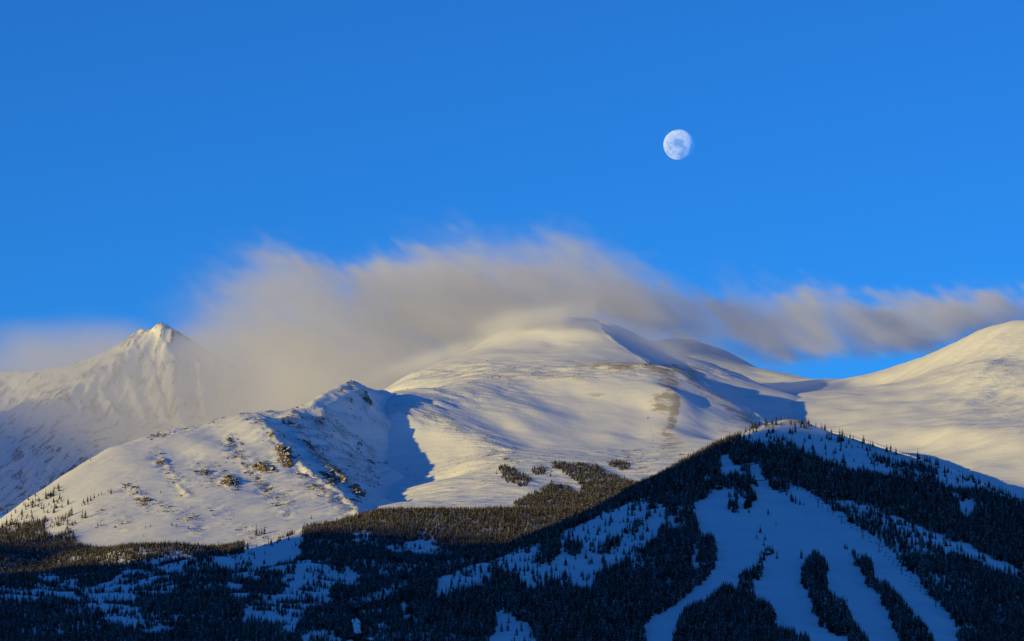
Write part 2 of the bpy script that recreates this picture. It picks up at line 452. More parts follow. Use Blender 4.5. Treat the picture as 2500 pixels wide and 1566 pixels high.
main_extra = [tuple(pt(a, b, c + 350 * float(smooth(9000, 7900, c))) + np.array((55, 60, -42))) for a, b, c in main_edge] + [tuple(pt(*q)) for q in [(1880, 1050, 7980), (1950, 1049, 7850), (2020, 1064, 7740), (2080, 1082, 7640), (2150, 1108, 7540), (2220, 1130, 7450), (2300, 1158, 7350)]] + [(-500, 9900, 650), (100, 9900, 750), (700, 9900, 650), (-600, 6200, 200), (-420, 6200, 250), (-600, 6700, 280), (-560, 7100, 360), (-620, 7500, 450), (0, 6200, 360), (500, 6200, 370), (900, 6200, 330), (1250, 6300, 250), (1250, 7000, 300), (1250, 7600, 380), (1250, 8400, 480), (1250, 9200, 550), (1250, 9900, 500), (-650, 8100, 640), (-650, 9000, 700), (950, 6800, 380)]  # includes points of the added spur that throws shade on the right mountain
Layer('M', 'main_mountain', 'large rounded snowy summit with bowls rising into the cloud', main_pts, main_extra,
      -650, 1250, 6200, 9900, 5.5, 6.5, 9, relief_main, 'mountain', lambda y: y + 350 * float(smooth(9000, 7900, y)), 24, (70, 22, 200, 95), 40, sink=1.0, ridges=[
          ([(1391, 776, 9000), (1425, 776, 8985), (1442, 780, 8950), (1455, 788, 8900), (1478, 814, 8800), (1513, 841, 8680), (1551, 867, 8560), (1583, 889, 8440), (1640, 900, 8300)], .55, .62),
          ([(1560, 890, 8070), (1609, 893, 8065), (1667, 906, 8070), (1697, 921, 8060), (1740, 950, 8040), (1798, 982, 8000), (1829, 1003, 7960), (1852, 1023, 7920), (1872, 1042, 7870)], .45, .7),
          ([(1885, 1046, 7580), (1954, 1041, 7430), (2048, 1058, 7330), (2120, 1075, 7250), (2183, 1097, 7160), (2258, 1125, 6980), (2330, 1153, 6850), (2400, 1183, 6750)], .5, .6)])  # added spur, mostly unseen behind the ski hill, to shade the right mountain


# --- the rocky hill in front on the left
def relief_hill(X, Y, Z, px, py, A, nx, ny, dx, dy):
    big = fft_noise(nx, ny, dx, dy, 60, 350, 2.3, 1, .35, math.radians(-30), 41)
    rib = fft_noise(nx, ny, dx, dy, 12, 110, 1.4, 1.0, 0.2, math.radians(-40), 42)
    fine = fft_noise(nx, ny, dx, dy, 10, 60, 1.2, 1, .6, math.radians(-30), 43)
    ribs = [([(600, 1010), (650, 1050), (700, 1100), (740, 1160), (800, 1215), (850, 1250)], 26, .55),
            ([(660, 1010), (720, 1045), (760, 1090), (800, 1135), (850, 1180), (880, 1215)], 13, .75),
            ([(560, 1085), (600, 1130), (640, 1180), (700, 1235)], 22, .75),
            ([(855, 930), (880, 960), (905, 985)], 12, .8), ([(835, 950), (850, 975), (890, 1000)], 9, .7),
            ([(700, 1010), (790, 1040), (850, 1090), (900, 1160)], 26, .45), ([(760, 1000), (850, 1050), (910, 1110)], 14, .45),
            ([(860, 1000), (900, 1020), (945, 1045)], 12, .45),
            ([(385, 1120), (420, 1160), (450, 1200)], 20, .6), ([(480, 1130), (520, 1165), (570, 1180)], 22, .55), ([(310, 1195), (350, 1225)], 18, .6),
            ([(400, 1240), (470, 1270), (480, 1295)], 22, .45), ([(250, 1260), (300, 1275)], 25, .35), ([(520, 1240), (560, 1260)], 20, .3),
            ([(590, 1295), (650, 1320), (700, 1310)], 18, .45), ([(360, 1060), (420, 1052), (480, 1045), (540, 1030)], 9, .45)]
    R = np.zeros_like(Z)
    for ln, w, a in ribs:
        R = np.maximum(R, a * streak(px, py, ln, w))
    flank = blob(px, py, 830, 1080, 150, 120, .8)
    gully = 1 - 2 * np.abs(rib)
    Z = Z + 2.2 * big + (0.35 + 1.8 * R + 2.4 * flank) * gully + (0.12 + .8 * R) * fine
    cliff = np.maximum.reduce([blob(px, py, 692, 1115, 16, 26, -.5), blob(px, py, 640, 1140, 20, 16), blob(px, py, 815, 1175, 26, 18, .6), blob(px, py, 872, 1205, 14, 20),
                               blob(px, py, 560, 1175, 18, 20)])
    Z = Z + 7 * cliff * (0.6 + .5 * np.clip(fine, -1, 1))
    self_rocks['H'] = R + 1.2 * cliff + .25 * flank
    A['rock'][:] = np.clip(R * (0.5 + .32 * fine) + .32 * flank * smooth(.1, 1.5, rib) + .8 * cliff + 0.16 * smooth(1.0, 2.4, fine), 0, 1)
    A['scrub'][:] = np.clip((.75 * R + .45 * flank) * (.8 + .4 * gully), 0, 1)
    A['ripple'][:] = 0.9 + 3.0 * R + 2 * flank
    return Z


hill_pts = [(-250, 1420, 6300), (-100, 1330, 6400), (0, 1266, 6500), (58, 1222, 6560), (102, 1193, 6610), (146, 1161, 6660), (204, 1128, 6720), (262, 1092, 6780), (314, 1075, 6830),
            (349, 1063, 6870), (407, 1049, 6920), (454, 1040, 6960), (509, 1029, 7010), (553, 1017, 7050), (611, 1005, 7100), (647, 1002, 7130), (698, 1001, 7170), (731, 995, 7200), (763, 978, 7240),
            (620, 1012, 7040), (650, 1045, 6950), (690, 1085, 6860), (730, 1130, 6760), (780, 1170, 6640), (830, 1205, 6500), (865, 1232, 6370), (880, 1262, 6200),
            (665, 1025, 7080), (710, 1045, 7040), (750, 1092, 6950), (800, 1140, 6830), (850, 1187, 6710), (890, 1222, 6580), (915, 1244, 6440),
            (780, 1030, 7300), (830, 1064, 7290), (880, 1114, 7250), (920, 1162, 7140), (950, 1195, 6970), (965, 1225, 6730), (718, 1085, 7000), (760, 1135, 6890), (815, 1185, 6730),
            (850, 985, 7400), (890, 1020, 7430), (930, 1070, 7400), (960, 1120, 7330), (985, 1160, 7180), (1000, 1190, 6980),
            (804, 970, 7315), (833, 962, 7350), (855, 958, 7380), (880, 962, 7420), (900, 966, 7490), (920, 962, 7560), (943, 966, 7600), (905, 990, 7450),
            (810, 975, 7290), (770, 1000, 7210),
            (500, 1090, 6800), (490, 1160, 6600), (470, 1230, 6380), (450, 1300, 6120), (430, 1345, 5950), (560, 1080, 6880), (560, 1130, 6720), (560, 1200, 6480), (560, 1270, 6220), (550, 1330, 6000),
            (610, 1080, 6880), (630, 1130, 6730), (640, 1180, 6580), (650, 1240, 6340), (650, 1300, 6100), (640, 1340, 5950), (740, 1220, 6430), (740, 1280, 6150), (800, 1260, 6260), (700, 1340, 5900), (840, 1290, 6050),
            (400, 1120, 6720), (390, 1200, 6480), (370, 1280, 6180), (350, 1340, 5980), (300, 1150, 6620), (285, 1240, 6340), (270, 1320, 6070), (200, 1200, 6500), (180, 1290, 6200), (160, 1350, 6000),
            (80, 1270, 6380), (60, 1350, 6080), (-60, 1370, 6150), (0, 1420, 5900), (440, 1100, 6780)]
hill_extra = [tuple(pt(a, b, c + 350) + np.array((-75, 70, -60))) for a, b, c in [(804, 953, 7320), (855, 930, 7410), (891, 943, 7500)]] + [(-185, 7350, 450), (-185, 7500, 490), (-190, 7650, 540), (-195, 7800, 590), (-210, 7950, 620), (-220, 8200, 600), (-60, 6900, 400), (-180, 7150, 440), (-100, 7600, 480), (-1600, 8500, 350), (-1000, 8500, 450), (-600, 8500, 520), (-150, 8500, 600), (-1400, 7650, 450), (-1000, 7850, 540), (-700, 8050, 600), (-450, 8150, 660), (-1600, 5700, 180), (-900, 5700, 230), (-300, 5700, 260), (100, 6100, 280), (100, 7100, 370)]
Layer('H', 'rocky_hill', 'sunlit snowy hill with brown crags and a pointed top at left', hill_pts, hill_extra,
      -1600, 100, 5700, 8500, 4.5, 5.5, 25, relief_hill, 'mountain', lambda y: y + 350, 19, (90, 45, 220, 110), 60, sink=2.0, ridges=[
          ([(647, 1002, 7130), (698, 1001, 7170), (731, 995, 7200), (763, 978, 7240), (804, 953, 7320), (833, 937, 7370), (855, 927, 7410), (871, 933, 7450), (891, 943, 7500), (920, 951, 7560), (943, 954, 7620)], .7, .62),
          ([(855, 927, 7410), (875, 955, 7390), (900, 980, 7410), (925, 996, 7430)], .9, 1.1),
          ([(600, 1008, 7080), (622, 1012, 7040), (650, 1045, 6950), (690, 1085, 6860), (730, 1130, 6760), (780, 1170, 6640), (830, 1205, 6500), (865, 1232, 6370), (880, 1262, 6200)], .5, 1.0),
          ([(660, 1012, 7110), (710, 1048, 7040), (750, 1092, 6950), (800, 1140, 6830), (850, 1187, 6710), (885, 1215, 6600)], .55, .9),
          ([(530, 1060, 6940), (560, 1090, 6850), (590, 1130, 6730), (620, 1170, 6610)], .45, .8),
          ([(385, 1090, 6800), (405, 1130, 6690), (430, 1170, 6570), (455, 1205, 6460)], .4, .7)])


# --- forested valley slope at the bottom
def relief_valley(X, Y, Z, px, py, A, nx, ny, dx, dy):
    big = fft_noise(nx, ny, dx, dy, 110, 520, 2.2, 1, 1, 0, 51)
    fine = fft_noise(nx, ny, dx, dy, 14, 80, 1.6, 1, 1, 0, 52)
    A['rock'][:] = .3 * smooth(.9, 2.4, fine) * blob(px, py, 660, 1325, 130, 16)
    return Z + 7 * big * smooth(1285, 1360, py) + .5 * fine


valley_pts = [(751, 1303, 5950), (804, 1285, 6050), (862, 1274, 6100), (920, 1252, 6180), (978, 1249, 6220), (1050, 1250, 6230), (1124, 1251, 6250), (1200, 1251, 6270), (1270, 1250, 6290), (1400, 1252, 6300), (1540, 1245, 6300),
              (722, 1355, 5600), (700, 1340, 6050), (600, 1345, 6050), (500, 1348, 6000), (420, 1355, 5950), (350, 1375, 5800), (280, 1395, 5800), (200, 1402, 5800), (100, 1404, 5800), (0, 1404, 5800), (-150, 1404, 5800),
              (100, 1338, 6180), (0, 1338, 6180), (200, 1348, 6120), (300, 1352, 6080), (-150, 1342, 6180),
              (0, 1445, 5000), (150, 1445, 5000), (300, 1435, 5050), (400, 1400, 5400), (500, 1380, 5400), (600, 1390, 5250), (700, 1400, 5050), (780, 1390, 5150), (850, 1350, 5550), (950, 1330, 5750), (1050, 1320, 5850),
              (1200, 1310, 5950), (1300, 1310, 5950), (1000, 1380, 5250), (1150, 1370, 5400), (1250, 1350, 5550), (1400, 1310, 5950),
              (0, 1500, 4150), (200, 1490, 4200), (400, 1480, 4300), (600, 1470, 4400), (700, 1480, 4300), (850, 1440, 4600), (1000, 1450, 4450), (1150, 1430, 4550),
              (0, 1560, 3700), (200, 1555, 3750), (450, 1550, 3750), (700, 1540, 3750), (900, 1520, 3850), (1100, 1510, 3850), (1300, 1500, 3900),
              (0, 1640, 3250), (400, 1640, 3250), (800, 1630, 3250), (1200, 1620, 3300), (1500, 1610, 3400), (-300, 1560, 3800), (-300, 1480, 4400)]
valley_extra = [(-1500, 6900, 250), (-700, 6900, 290), (-200, 6900, 320), (200, 6900, 340), (700, 6900, 250), (-1400, 2900, 20), (0, 2900, 30), (700, 2900, -60), (650, 5000, 60), (600, 4200, 0), (500, 5500, 200), (450, 3600, -20)]
Layer('V', 'valley_slope', 'forested valley slope with small snowy clearings', valley_pts, valley_extra,
      -1500, 600, 2900, 6900, 7, 8, 25, relief_valley, 'terrain', sky_n=11, back=(60, 6, 200, 25))


# --- ski hill
def relief_ski(X, Y, Z, px, py, A, nx, ny, dx, dy):
    big = fft_noise(nx, ny, dx, dy, 60, 420, 2.2, 1, 1, 0, 61)
    fine = fft_noise(nx, ny, dx, dy, 16, 80, 1.6, 1, 1, 0, 62)
    top = smooth(1100, 1060, py)
    A['scrub'][:] = .7 * blob(px, py, 1890, 1045, 90, 12, -.3) + .7 * streak(px, py, [(1930, 1030), (2050, 1060), (2180, 1105), (2300, 1140)], 7)
    A['rock'][:] = .5 * top * smooth(.6, 1.8, fine)
    A['ripple'][:] = .5 + top
    return Z + 2.8 * big + (.3 + .5 * top) * fine


ski_pts = [(1000, 1470, 4000), (1100, 1415, 4120), (1200, 1370, 4270), (1258, 1352, 4370), (1334, 1332, 4520), (1400, 1300, 4650), (1471, 1260, 4780), (1538, 1240, 4900), (1578, 1225, 5000), (1637, 1178, 5150),
           (1695, 1146, 5280), (1740, 1116, 5380), (1798, 1080, 5480), (1826, 1064, 5530), (1887, 1039, 5590), (1916, 1030, 5610), (1940, 1030, 5620), (1963, 1037, 5620), (1998, 1047, 5620),
           (2050, 1060, 5620), (2108, 1080, 5610), (2178, 1106, 5600), (2237, 1120, 5590), (2295, 1140, 5570), (2353, 1162, 5540), (2411, 1188, 5510), (2455, 1206, 5480), (2498, 1230, 5450), (2650, 1300, 5350), (2800, 1370, 5250),
           (1900, 1090, 5420), (1850, 1130, 5280), (1830, 1150, 5200), (1900, 1190, 5060), (1900, 1250, 4830), (1900, 1310, 4570), (1900, 1380, 4270), (1900, 1450, 3990), (1900, 1566, 3560),
           (2000, 1100, 5430), (2000, 1180, 5130), (2020, 1250, 4850), (2020, 1330, 4500), (2040, 1420, 4130), (2060, 1500, 3830), (2100, 1580, 3560),
           (2150, 1160, 5350), (2150, 1250, 4950), (2170, 1330, 4600), (2200, 1430, 4200), (2250, 1520, 3850), (2300, 1600, 3600),
           (2350, 1230, 5250), (2350, 1310, 4850), (2370, 1400, 4450), (2400, 1500, 4030), (2500, 1330, 4950), (2500, 1430, 4500), (2500, 1566, 3850), (2650, 1450, 4500), (2700, 1600, 3800),
           (1720, 1180, 5080), (1700, 1250, 4800), (1700, 1330, 4470), (1690, 1420, 4090), (1650, 1520, 3720), (1650, 1600, 3450),
           (1600, 1260, 4830), (1560, 1330, 4540), (1520, 1420, 4160), (1480, 1520, 3760), (1450, 1320, 4640), (1400, 1400, 4280), (1330, 1450, 4060), (1250, 1500, 3820), (1200, 1440, 4050), (1250, 1400, 4200),
           (1100, 1500, 3850), (1150, 1566, 3600), (1350, 1566, 3600), (1000, 1560, 3620), (900, 1560, 3700)]
ski_extra = [(-700, 5200, 150), (-300, 5600, 200), (0, 6100, 280), (300, 6200, 330), (700, 6300, 380), (1200, 6300, 350), (1700, 6200, 250), (-700, 2900, 20), (0, 2900, 30), (800, 2900, 40), (1800, 2900, 60), (-400, 4200, 140)]
Layer('S', 'ski_hill', 'shaded ski hill with groomed runs cut through dark forest', ski_pts, ski_extra,
      -500, 1700, 2900, 6300, 6, 7, 20, relief_ski, 'hill', sky_n=30, back=(50, 8, 200, 60))

# ground sheet: the valley floor under everything, out to the horizon
gx = np.concatenate([np.linspace(-60000, -4000, 15), np.linspace(-3500, 3500, 29), np.linspace(4000, 60000, 15)])
GX, GY = np.meshgrid(gx, gx)
GZ = -25 + 0 * GX
link('ground', grid_mesh('ground', GX, GY, GZ, {'ripple': 0 * GX, 'rock': 0 * GX, 'scrub': 0 * GX}), MAT_SNOW, kind='structure', label='snowy valley floor', category='ground')

# range out of view, towards the low sun: it keeps the valley and the ski hill in shade
def shading_range():
    h = np.array((math.sin(SUN_AZ), math.cos(SUN_AZ)))
    n = np.array((-h[1], h[0]))
    D = 3000.0
    # crest heights along the range, set so that its shadow ends where the photograph's does
    prof = [(-14000, 2300), (-9850, 2190), (-9600, 2040), (-8400, 1650), (-6800, 1220), (-5650, 1110), (-5400, 1085), (-5250, 1060), (-5120, 990), (-5050, 955), (-4970, 970), (-4900, 1030), (-4820, 1095), (-4700, 1115), (-4630, 1120), (-4540, 1110), (-4440, 1090), (-4340, 1080),
            (-4220, 1080), (-4120, 1120), (-4030, 1230), (-3985, 1290), (-3920, 1296), (-3800, 1292), (-3640, 1285), (-3400, 1245), (-3000, 1200), (-2500, 1150), (-500, 1000), (1500, 900)]
    ps, pz = np.array(prof, float).T
    ps, pz = ps * .97, pz + .0039 * np.abs(ps)
    s = np.arange(-13000, 1501, 25.0)
    t = np.linspace(-1, 1, 61)
    S, T = np.meshgrid(s, t)
    w = np.exp(-.5 * (np.arange(-8, 9) / 1.5) ** 2)
    line = np.convolve(np.pad(np.interp(s, ps, pz), 8, 'edge'), w / w.sum(), 'valid') + 9 * fft_noise(len(s), 8, 25, 25, 60, 500, 1.6, seed=72)[0]
    crest = np.broadcast_to(line[None, :], S.shape)
    half = (crest + 25) / math.tan(math.radians(32))
    off = T * half
    Z = crest - (crest + 25) * np.abs(T) + fft_noise(len(s), len(t), 25, 50, 100, 900, 2, seed=71) * 40 * smooth(0, .35, np.abs(T))
    X = h[0] * (D + off) + n[0] * S
    Y = h[1] * (D + off) + n[1] * S
    me = grid_mesh('sunward_mountain', X, Y, Z, {'ripple': 0 * X, 'rock': 0 * X + .3, 'scrub': 0 * X})
    link('sunward_mountain', me, MAT_SNOW, kind='structure', label='mountain range behind the viewer that shades the valley', category='mountain')


shading_range()

# ------------------------------------------------------------------ helpers for standing things on the terrain
def top_z(x, y, skip=()):
    z = np.full(np.shape(x), -1e6)
    for k, L in LAYERS.items():
        if k not in skip:
            z = np.maximum(z, L.z(np.asarray(x, float), np.asarray(y, float)))
    return z


def hit(px, py, y0=3000.0, y1=13000.0):
    """ground point seen at photo pixel (px, py)"""
    Y = np.arange(y0, y1, 4.0)
    q = pt(px, py, 1.0)
    x, z = q[0] * Y, q[2] * Y
    g = top_z(x, Y)
    i = int(np.argmax(g >= z))
    return Vector((float(x[i]), float(Y[i]), float(g[i])))


CROPS = {1: (0, 700), 2: (600, 850), 3: (1100, 700), 4: (1800, 700), 5: (0, 1126), 6: (600, 1126), 7: (1200, 1126), 8: (1800, 1126)}
CS = 2405 / 700


def cpx(crop, x, y):
    ox, oy = CROPS[crop]
    return ox + x / CS, oy + y / CS


def cpoly(crop, pts):
    return [cpx(crop, x, y) for x, y in pts]


def inside(poly, x, y):
    r = np.zeros(np.shape(x), bool)
    n = len(poly)
    for i in range(n):
        (ax, ay), (bx, by) = poly[i], poly[(i + 1) % n]
        if ay == by:
            continue
        c = ((ay > y) != (by > y)) & (x < (bx - ax) * (y - ay) / (by - ay) + ax)
        r ^= c
    return r


# ------------------------------------------------------------------ where the woods and clearings lie (traced from the photograph, densities 0..1)
face = cpoly(8, [(100, 35), (190, 50), (205, 110), (250, 165), (270, 210), (350, 262), (410, 270), (420, 195), (500, 210), (560, 235), (610, 270), (690, 320), (760, 370), (800, 420), (880, 460), (990, 545), (1080, 600),
                 (1120, 640), (1200, 690), (1290, 750), (1310, 800), (1350, 850), (1400, 890), (1450, 920), (1490, 960), (1550, 1020), (1600, 1100), (1680, 1180), (1740, 1240), (1790, 1300), (1830, 1370), (1850, 1440),
                 (1850, 1700), (-760, 1700), (-750, 1512), (-760, 1480), (-800, 1380), (-680, 1290), (-620, 1270), (-530, 1220), (-460, 1150), (-360, 1070), (-270, 1020), (-210, 920), (-175, 850), (-185, 680), (-211, 580),
                 (-280, 600), (-316, 570), (-346, 490), (-336, 420), (-401, 365), (-271, 330), (-221, 235), (-70, 245), (0, 245), (60, 200), (140, 60)])
SKI = [
    (cpoly(4, [(-80, 1290), (90, 1210), (300, 1110), (400, 1080), (560, 1100), (860, 1180), (1060, 1250), (1300, 1330), (1700, 1450), (2400, 1700), (2500, 1760), (2500, 1830), (2400, 1800), (2200, 1720), (2050, 1650), (1960, 1675),
               (1800, 1665), (1680, 1600), (1310, 1560), (1180, 1535), (950, 1500), (860, 1460), (750, 1440), (680, 1395), (500, 1340), (400, 1290), (180, 1262), (0, 1280)]), .05),
    (cpoly(4, [(230, 1225), (330, 1220), (460, 1260), (560, 1270), (700, 1330), (640, 1350), (480, 1310), (300, 1270)]), .5),
    (cpoly(4, [(800, 1235), (900, 1245), (880, 1300), (1000, 1310), (1080, 1340), (1060, 1390), (940, 1360), (830, 1310)]), .45),
    (cpoly(4, [(1060, 1385), (1200, 1380), (1320, 1420), (1400, 1440), (1500, 1420), (1650, 1490), (1740, 1510), (1600, 1530), (1300, 1500), (1100, 1450)]), .45),
    (cpoly(8, [(1180, 10), (1480, 60), (1680, 80), (1690, 140), (1300, 60)]), .7),
    (cpoly(8, [(1850, 320), (1900, 340), (1960, 310), (2000, 330), (1990, 400), (1930, 440), (1880, 420), (1850, 370)]), .03),
    (cpoly(8, [(1800, 225), (1870, 230), (1880, 265), (1810, 262)]), .1),
    (cpoly(8, [(750, 310), (900, 345), (1100, 400), (1300, 470), (1500, 550), (1700, 640), (1800, 700), (1760, 790), (1600, 780), (1500, 770), (1310, 770), (1200, 690), (1120, 640), (990, 545), (880, 460), (800, 420), (760, 370)]), .30),
    (cpoly(8, [(1300, 770), (1500, 770), (1760, 790), (1900, 900), (2000, 950), (1900, 1000), (1780, 1010), (1500, 930)]), .62),
    (cpoly(8, [(870, 330), (1000, 362), (1100, 382), (1200, 420), (1300, 460), (1400, 496), (1500, 535), (1600, 585), (1700, 620), (1780, 660), (1900, 690), (1960, 700), (2000, 745), (2150, 820), (2300, 880), (2420, 950),
               (2420, 1000), (2300, 935), (2150, 870), (2000, 795), (1900, 755), (1780, 715), (1700, 670), (1600, 635), (1500, 580), (1400, 535), (1300, 500), (1200, 455), (1100, 410), (1000, 390), (870, 350)]), .0),
    (cpoly(8, [(1960, 880), (2000, 880), (1990, 940), (1965, 930)]), .1), (cpoly(8, [(1810, 1010), (1840, 1020), (1860, 1090), (1820, 1080)]), .15), (cpoly(8, [(2190, 1210), (2230, 1230), (2240, 1290), (2200, 1270)]), .2),
    (face, 0.0),
    (cpoly(8, [(-160, -20), (-60, -60), (-50, 25), (190, 42), (200, 100), (160, 110), (120, 95), (20, 75), (-60, 85), (-110, 105), (-140, 30)]), 0.0),
    (cpoly(8, [(-101, 75), (-40, 70), (67, 75), (67, 177), (40, 235), (-80, 180)]), .75), (cpoly(8, [(67, 60), (110, 60), (166, 170), (166, 232), (60, 232)]), .7),
    (cpoly(8, [(-19, 235), (60, 235), (60, 307), (-19, 307)]), .7), (cpoly(8, [(-73, 293), (-20, 300), (12, 370), (12, 445), (-40, 440), (-73, 380)]), .75),
    (cpoly(8, [(60, 263), (166, 240), (150, 320), (112, 370), (100, 435), (85, 430), (60, 350)]), .8),
    (cpoly(8, [(400, 200), (440, 235), (480, 285), (530, 305), (570, 370), (520, 378), (460, 330), (410, 272), (350, 258)]), .75),
    (cpoly(8, [(198, 790), (205, 745), (240, 715), (290, 710), (303, 770), (298, 792)]), .9),
    (cpoly(8, [(15, 1018), (25, 930), (80, 880), (150, 850), (210, 825), (235, 880), (228, 955), (150, 1008), (60, 1018)]), .95),
    (cpoly(8, [(545, 860), (600, 790), (650, 735), (680, 730), (700, 800), (740, 795), (755, 850), (745, 950), (755, 1000), (740, 1060), (800, 1085), (850, 1125), (910, 1150), (930, 1230), (960, 1290), (1000, 1330), (1020, 1390),
               (1090, 1440), (1120, 1700), (940, 1700), (935, 1475), (860, 1485), (800, 1435), (700, 1385), (660, 1330), (625, 1260), (635, 1200), (610, 1140), (560, 1060), (540, 980)]), .95),
    (cpoly(8, [(890, 738), (905, 685), (935, 720), (940, 740)]), .5),
    (cpoly(8, [(940, 778), (950, 740), (985, 725), (1000, 765), (1040, 765), (1070, 760), (1085, 800), (1120, 810), (1145, 880), (1150, 940), (1200, 1000), (1240, 980), (1300, 1040), (1340, 1080), (1355, 1110), (1320, 1150),
               (1380, 1115), (1430, 1180), (1460, 1220), (1470, 1280), (1520, 1285), (1560, 1350), (1620, 1400), (1660, 1470), (1700, 1700), (1400, 1700), (1370, 1512), (1310, 1400), (1290, 1330), (1250, 1260), (1215, 1190),
               (1210, 1120), (1180, 1105), (1090, 1045), (1060, 960), (1040, 895), (990, 892), (980, 820)]), .92),
    (cpoly(7, [(1530, 1700), (1530, 1512), (1525, 1420), (1560, 1330), (1600, 1240), (1670, 1180), (1790, 1130), (1870, 1070), (1970, 1005), (2100, 1035), (2190, 1055), (2220, 1130), (2330, 1165), (2365, 1230), (2350, 1300),
               (2380, 1350), (2440, 1370), (2500, 1400), (2540, 1390), (2590, 1430), (2650, 1415), (2665, 1700)]), .97),
    (cpoly(7, [(100, 790), (210, 740), (460, 690), (570, 630), (640, 580), (850, 490), (930, 430), (1160, 370), (1290, 330), (1440, 380), (1470, 440), (1400, 560), (1410, 610), (1290, 690), (1190, 740), (1100, 800),
               (1040, 850), (900, 900), (880, 960), (690, 1010), (500, 960), (370, 1050), (270, 970), (200, 850)]), .035),
    (cpoly(7, [(345, 860), (360, 760), (400, 700), (470, 680), (560, 650), (600, 680), (560, 800), (480, 860), (380, 910)]), .55),
    (cpoly(7, [(600, 720), (620, 620), (700, 620), (770, 660), (760, 720), (720, 800), (640, 800)]), .4),
    (cpoly(7, [(780, 830), (880, 790), (900, 850), (760, 900), (640, 940), (540, 960), (600, 890), (700, 850)]), .6),
    (cpoly(7, [(880, 740), (930, 680), (1000, 640), (1060, 600), (1110, 650), (1060, 720), (980, 790), (900, 790)]), .4),
    (cpoly(7, [(1100, 600), (1160, 480), (1250, 460), (1310, 400), (1380, 370), (1380, 450), (1290, 540), (1180, 630)]), .5),
    (cpoly(7, [(910, 900), (920, 830), (980, 820), (990, 880)]), .5), (cpoly(7, [(200, 940), (240, 860), (290, 850), (300, 930), (240, 960)]), .6),
    (cpoly(7, [(1470, 455), (1600, 470), (1620, 505), (1560, 515), (1490, 560)]), .1), (cpoly(7, [(1630, 640), (1655, 650), (1655, 690), (1635, 690)]), .1),
    (cpoly(7, [(1690, 690), (1745, 675), (1720, 760), (1710, 830), (1790, 850), (1850, 850), (1830, 880), (1720, 890), (1660, 880), (1670, 820), (1690, 770)]), .06),
    (cpoly(7, [(1160, 800), (1240, 790), (1340, 800), (1330, 850), (1250, 870), (1170, 920)]), .3), (cpoly(7, [(690, 1010), (760, 1000), (860, 980), (880, 1020), (810, 1060), (720, 1040)]), .12),
    (cpoly(7, [(950, 1100), (1000, 1080), (1070, 1090), (1060, 1130), (960, 1140)]), .25), (cpoly(7, [(1080, 1225), (1190, 1200), (1205, 1225), (1100, 1250)]), .2), (cpoly(7, [(1430, 1040), (1490, 985), (1500, 1000), (1450, 1060)]), .2),
    (cpoly(7, [(30, 1262), (110, 1268), (180, 1310), (210, 1340), (310, 1350), (330, 1430), (370, 1512), (380, 1700), (-40, 1700), (-20, 1512), (40, 1420)]), .02),
    (cpoly(7, [(145, 1512), (160, 1450), (185, 1400), (230, 1450), (270, 1512)]), .5),
]
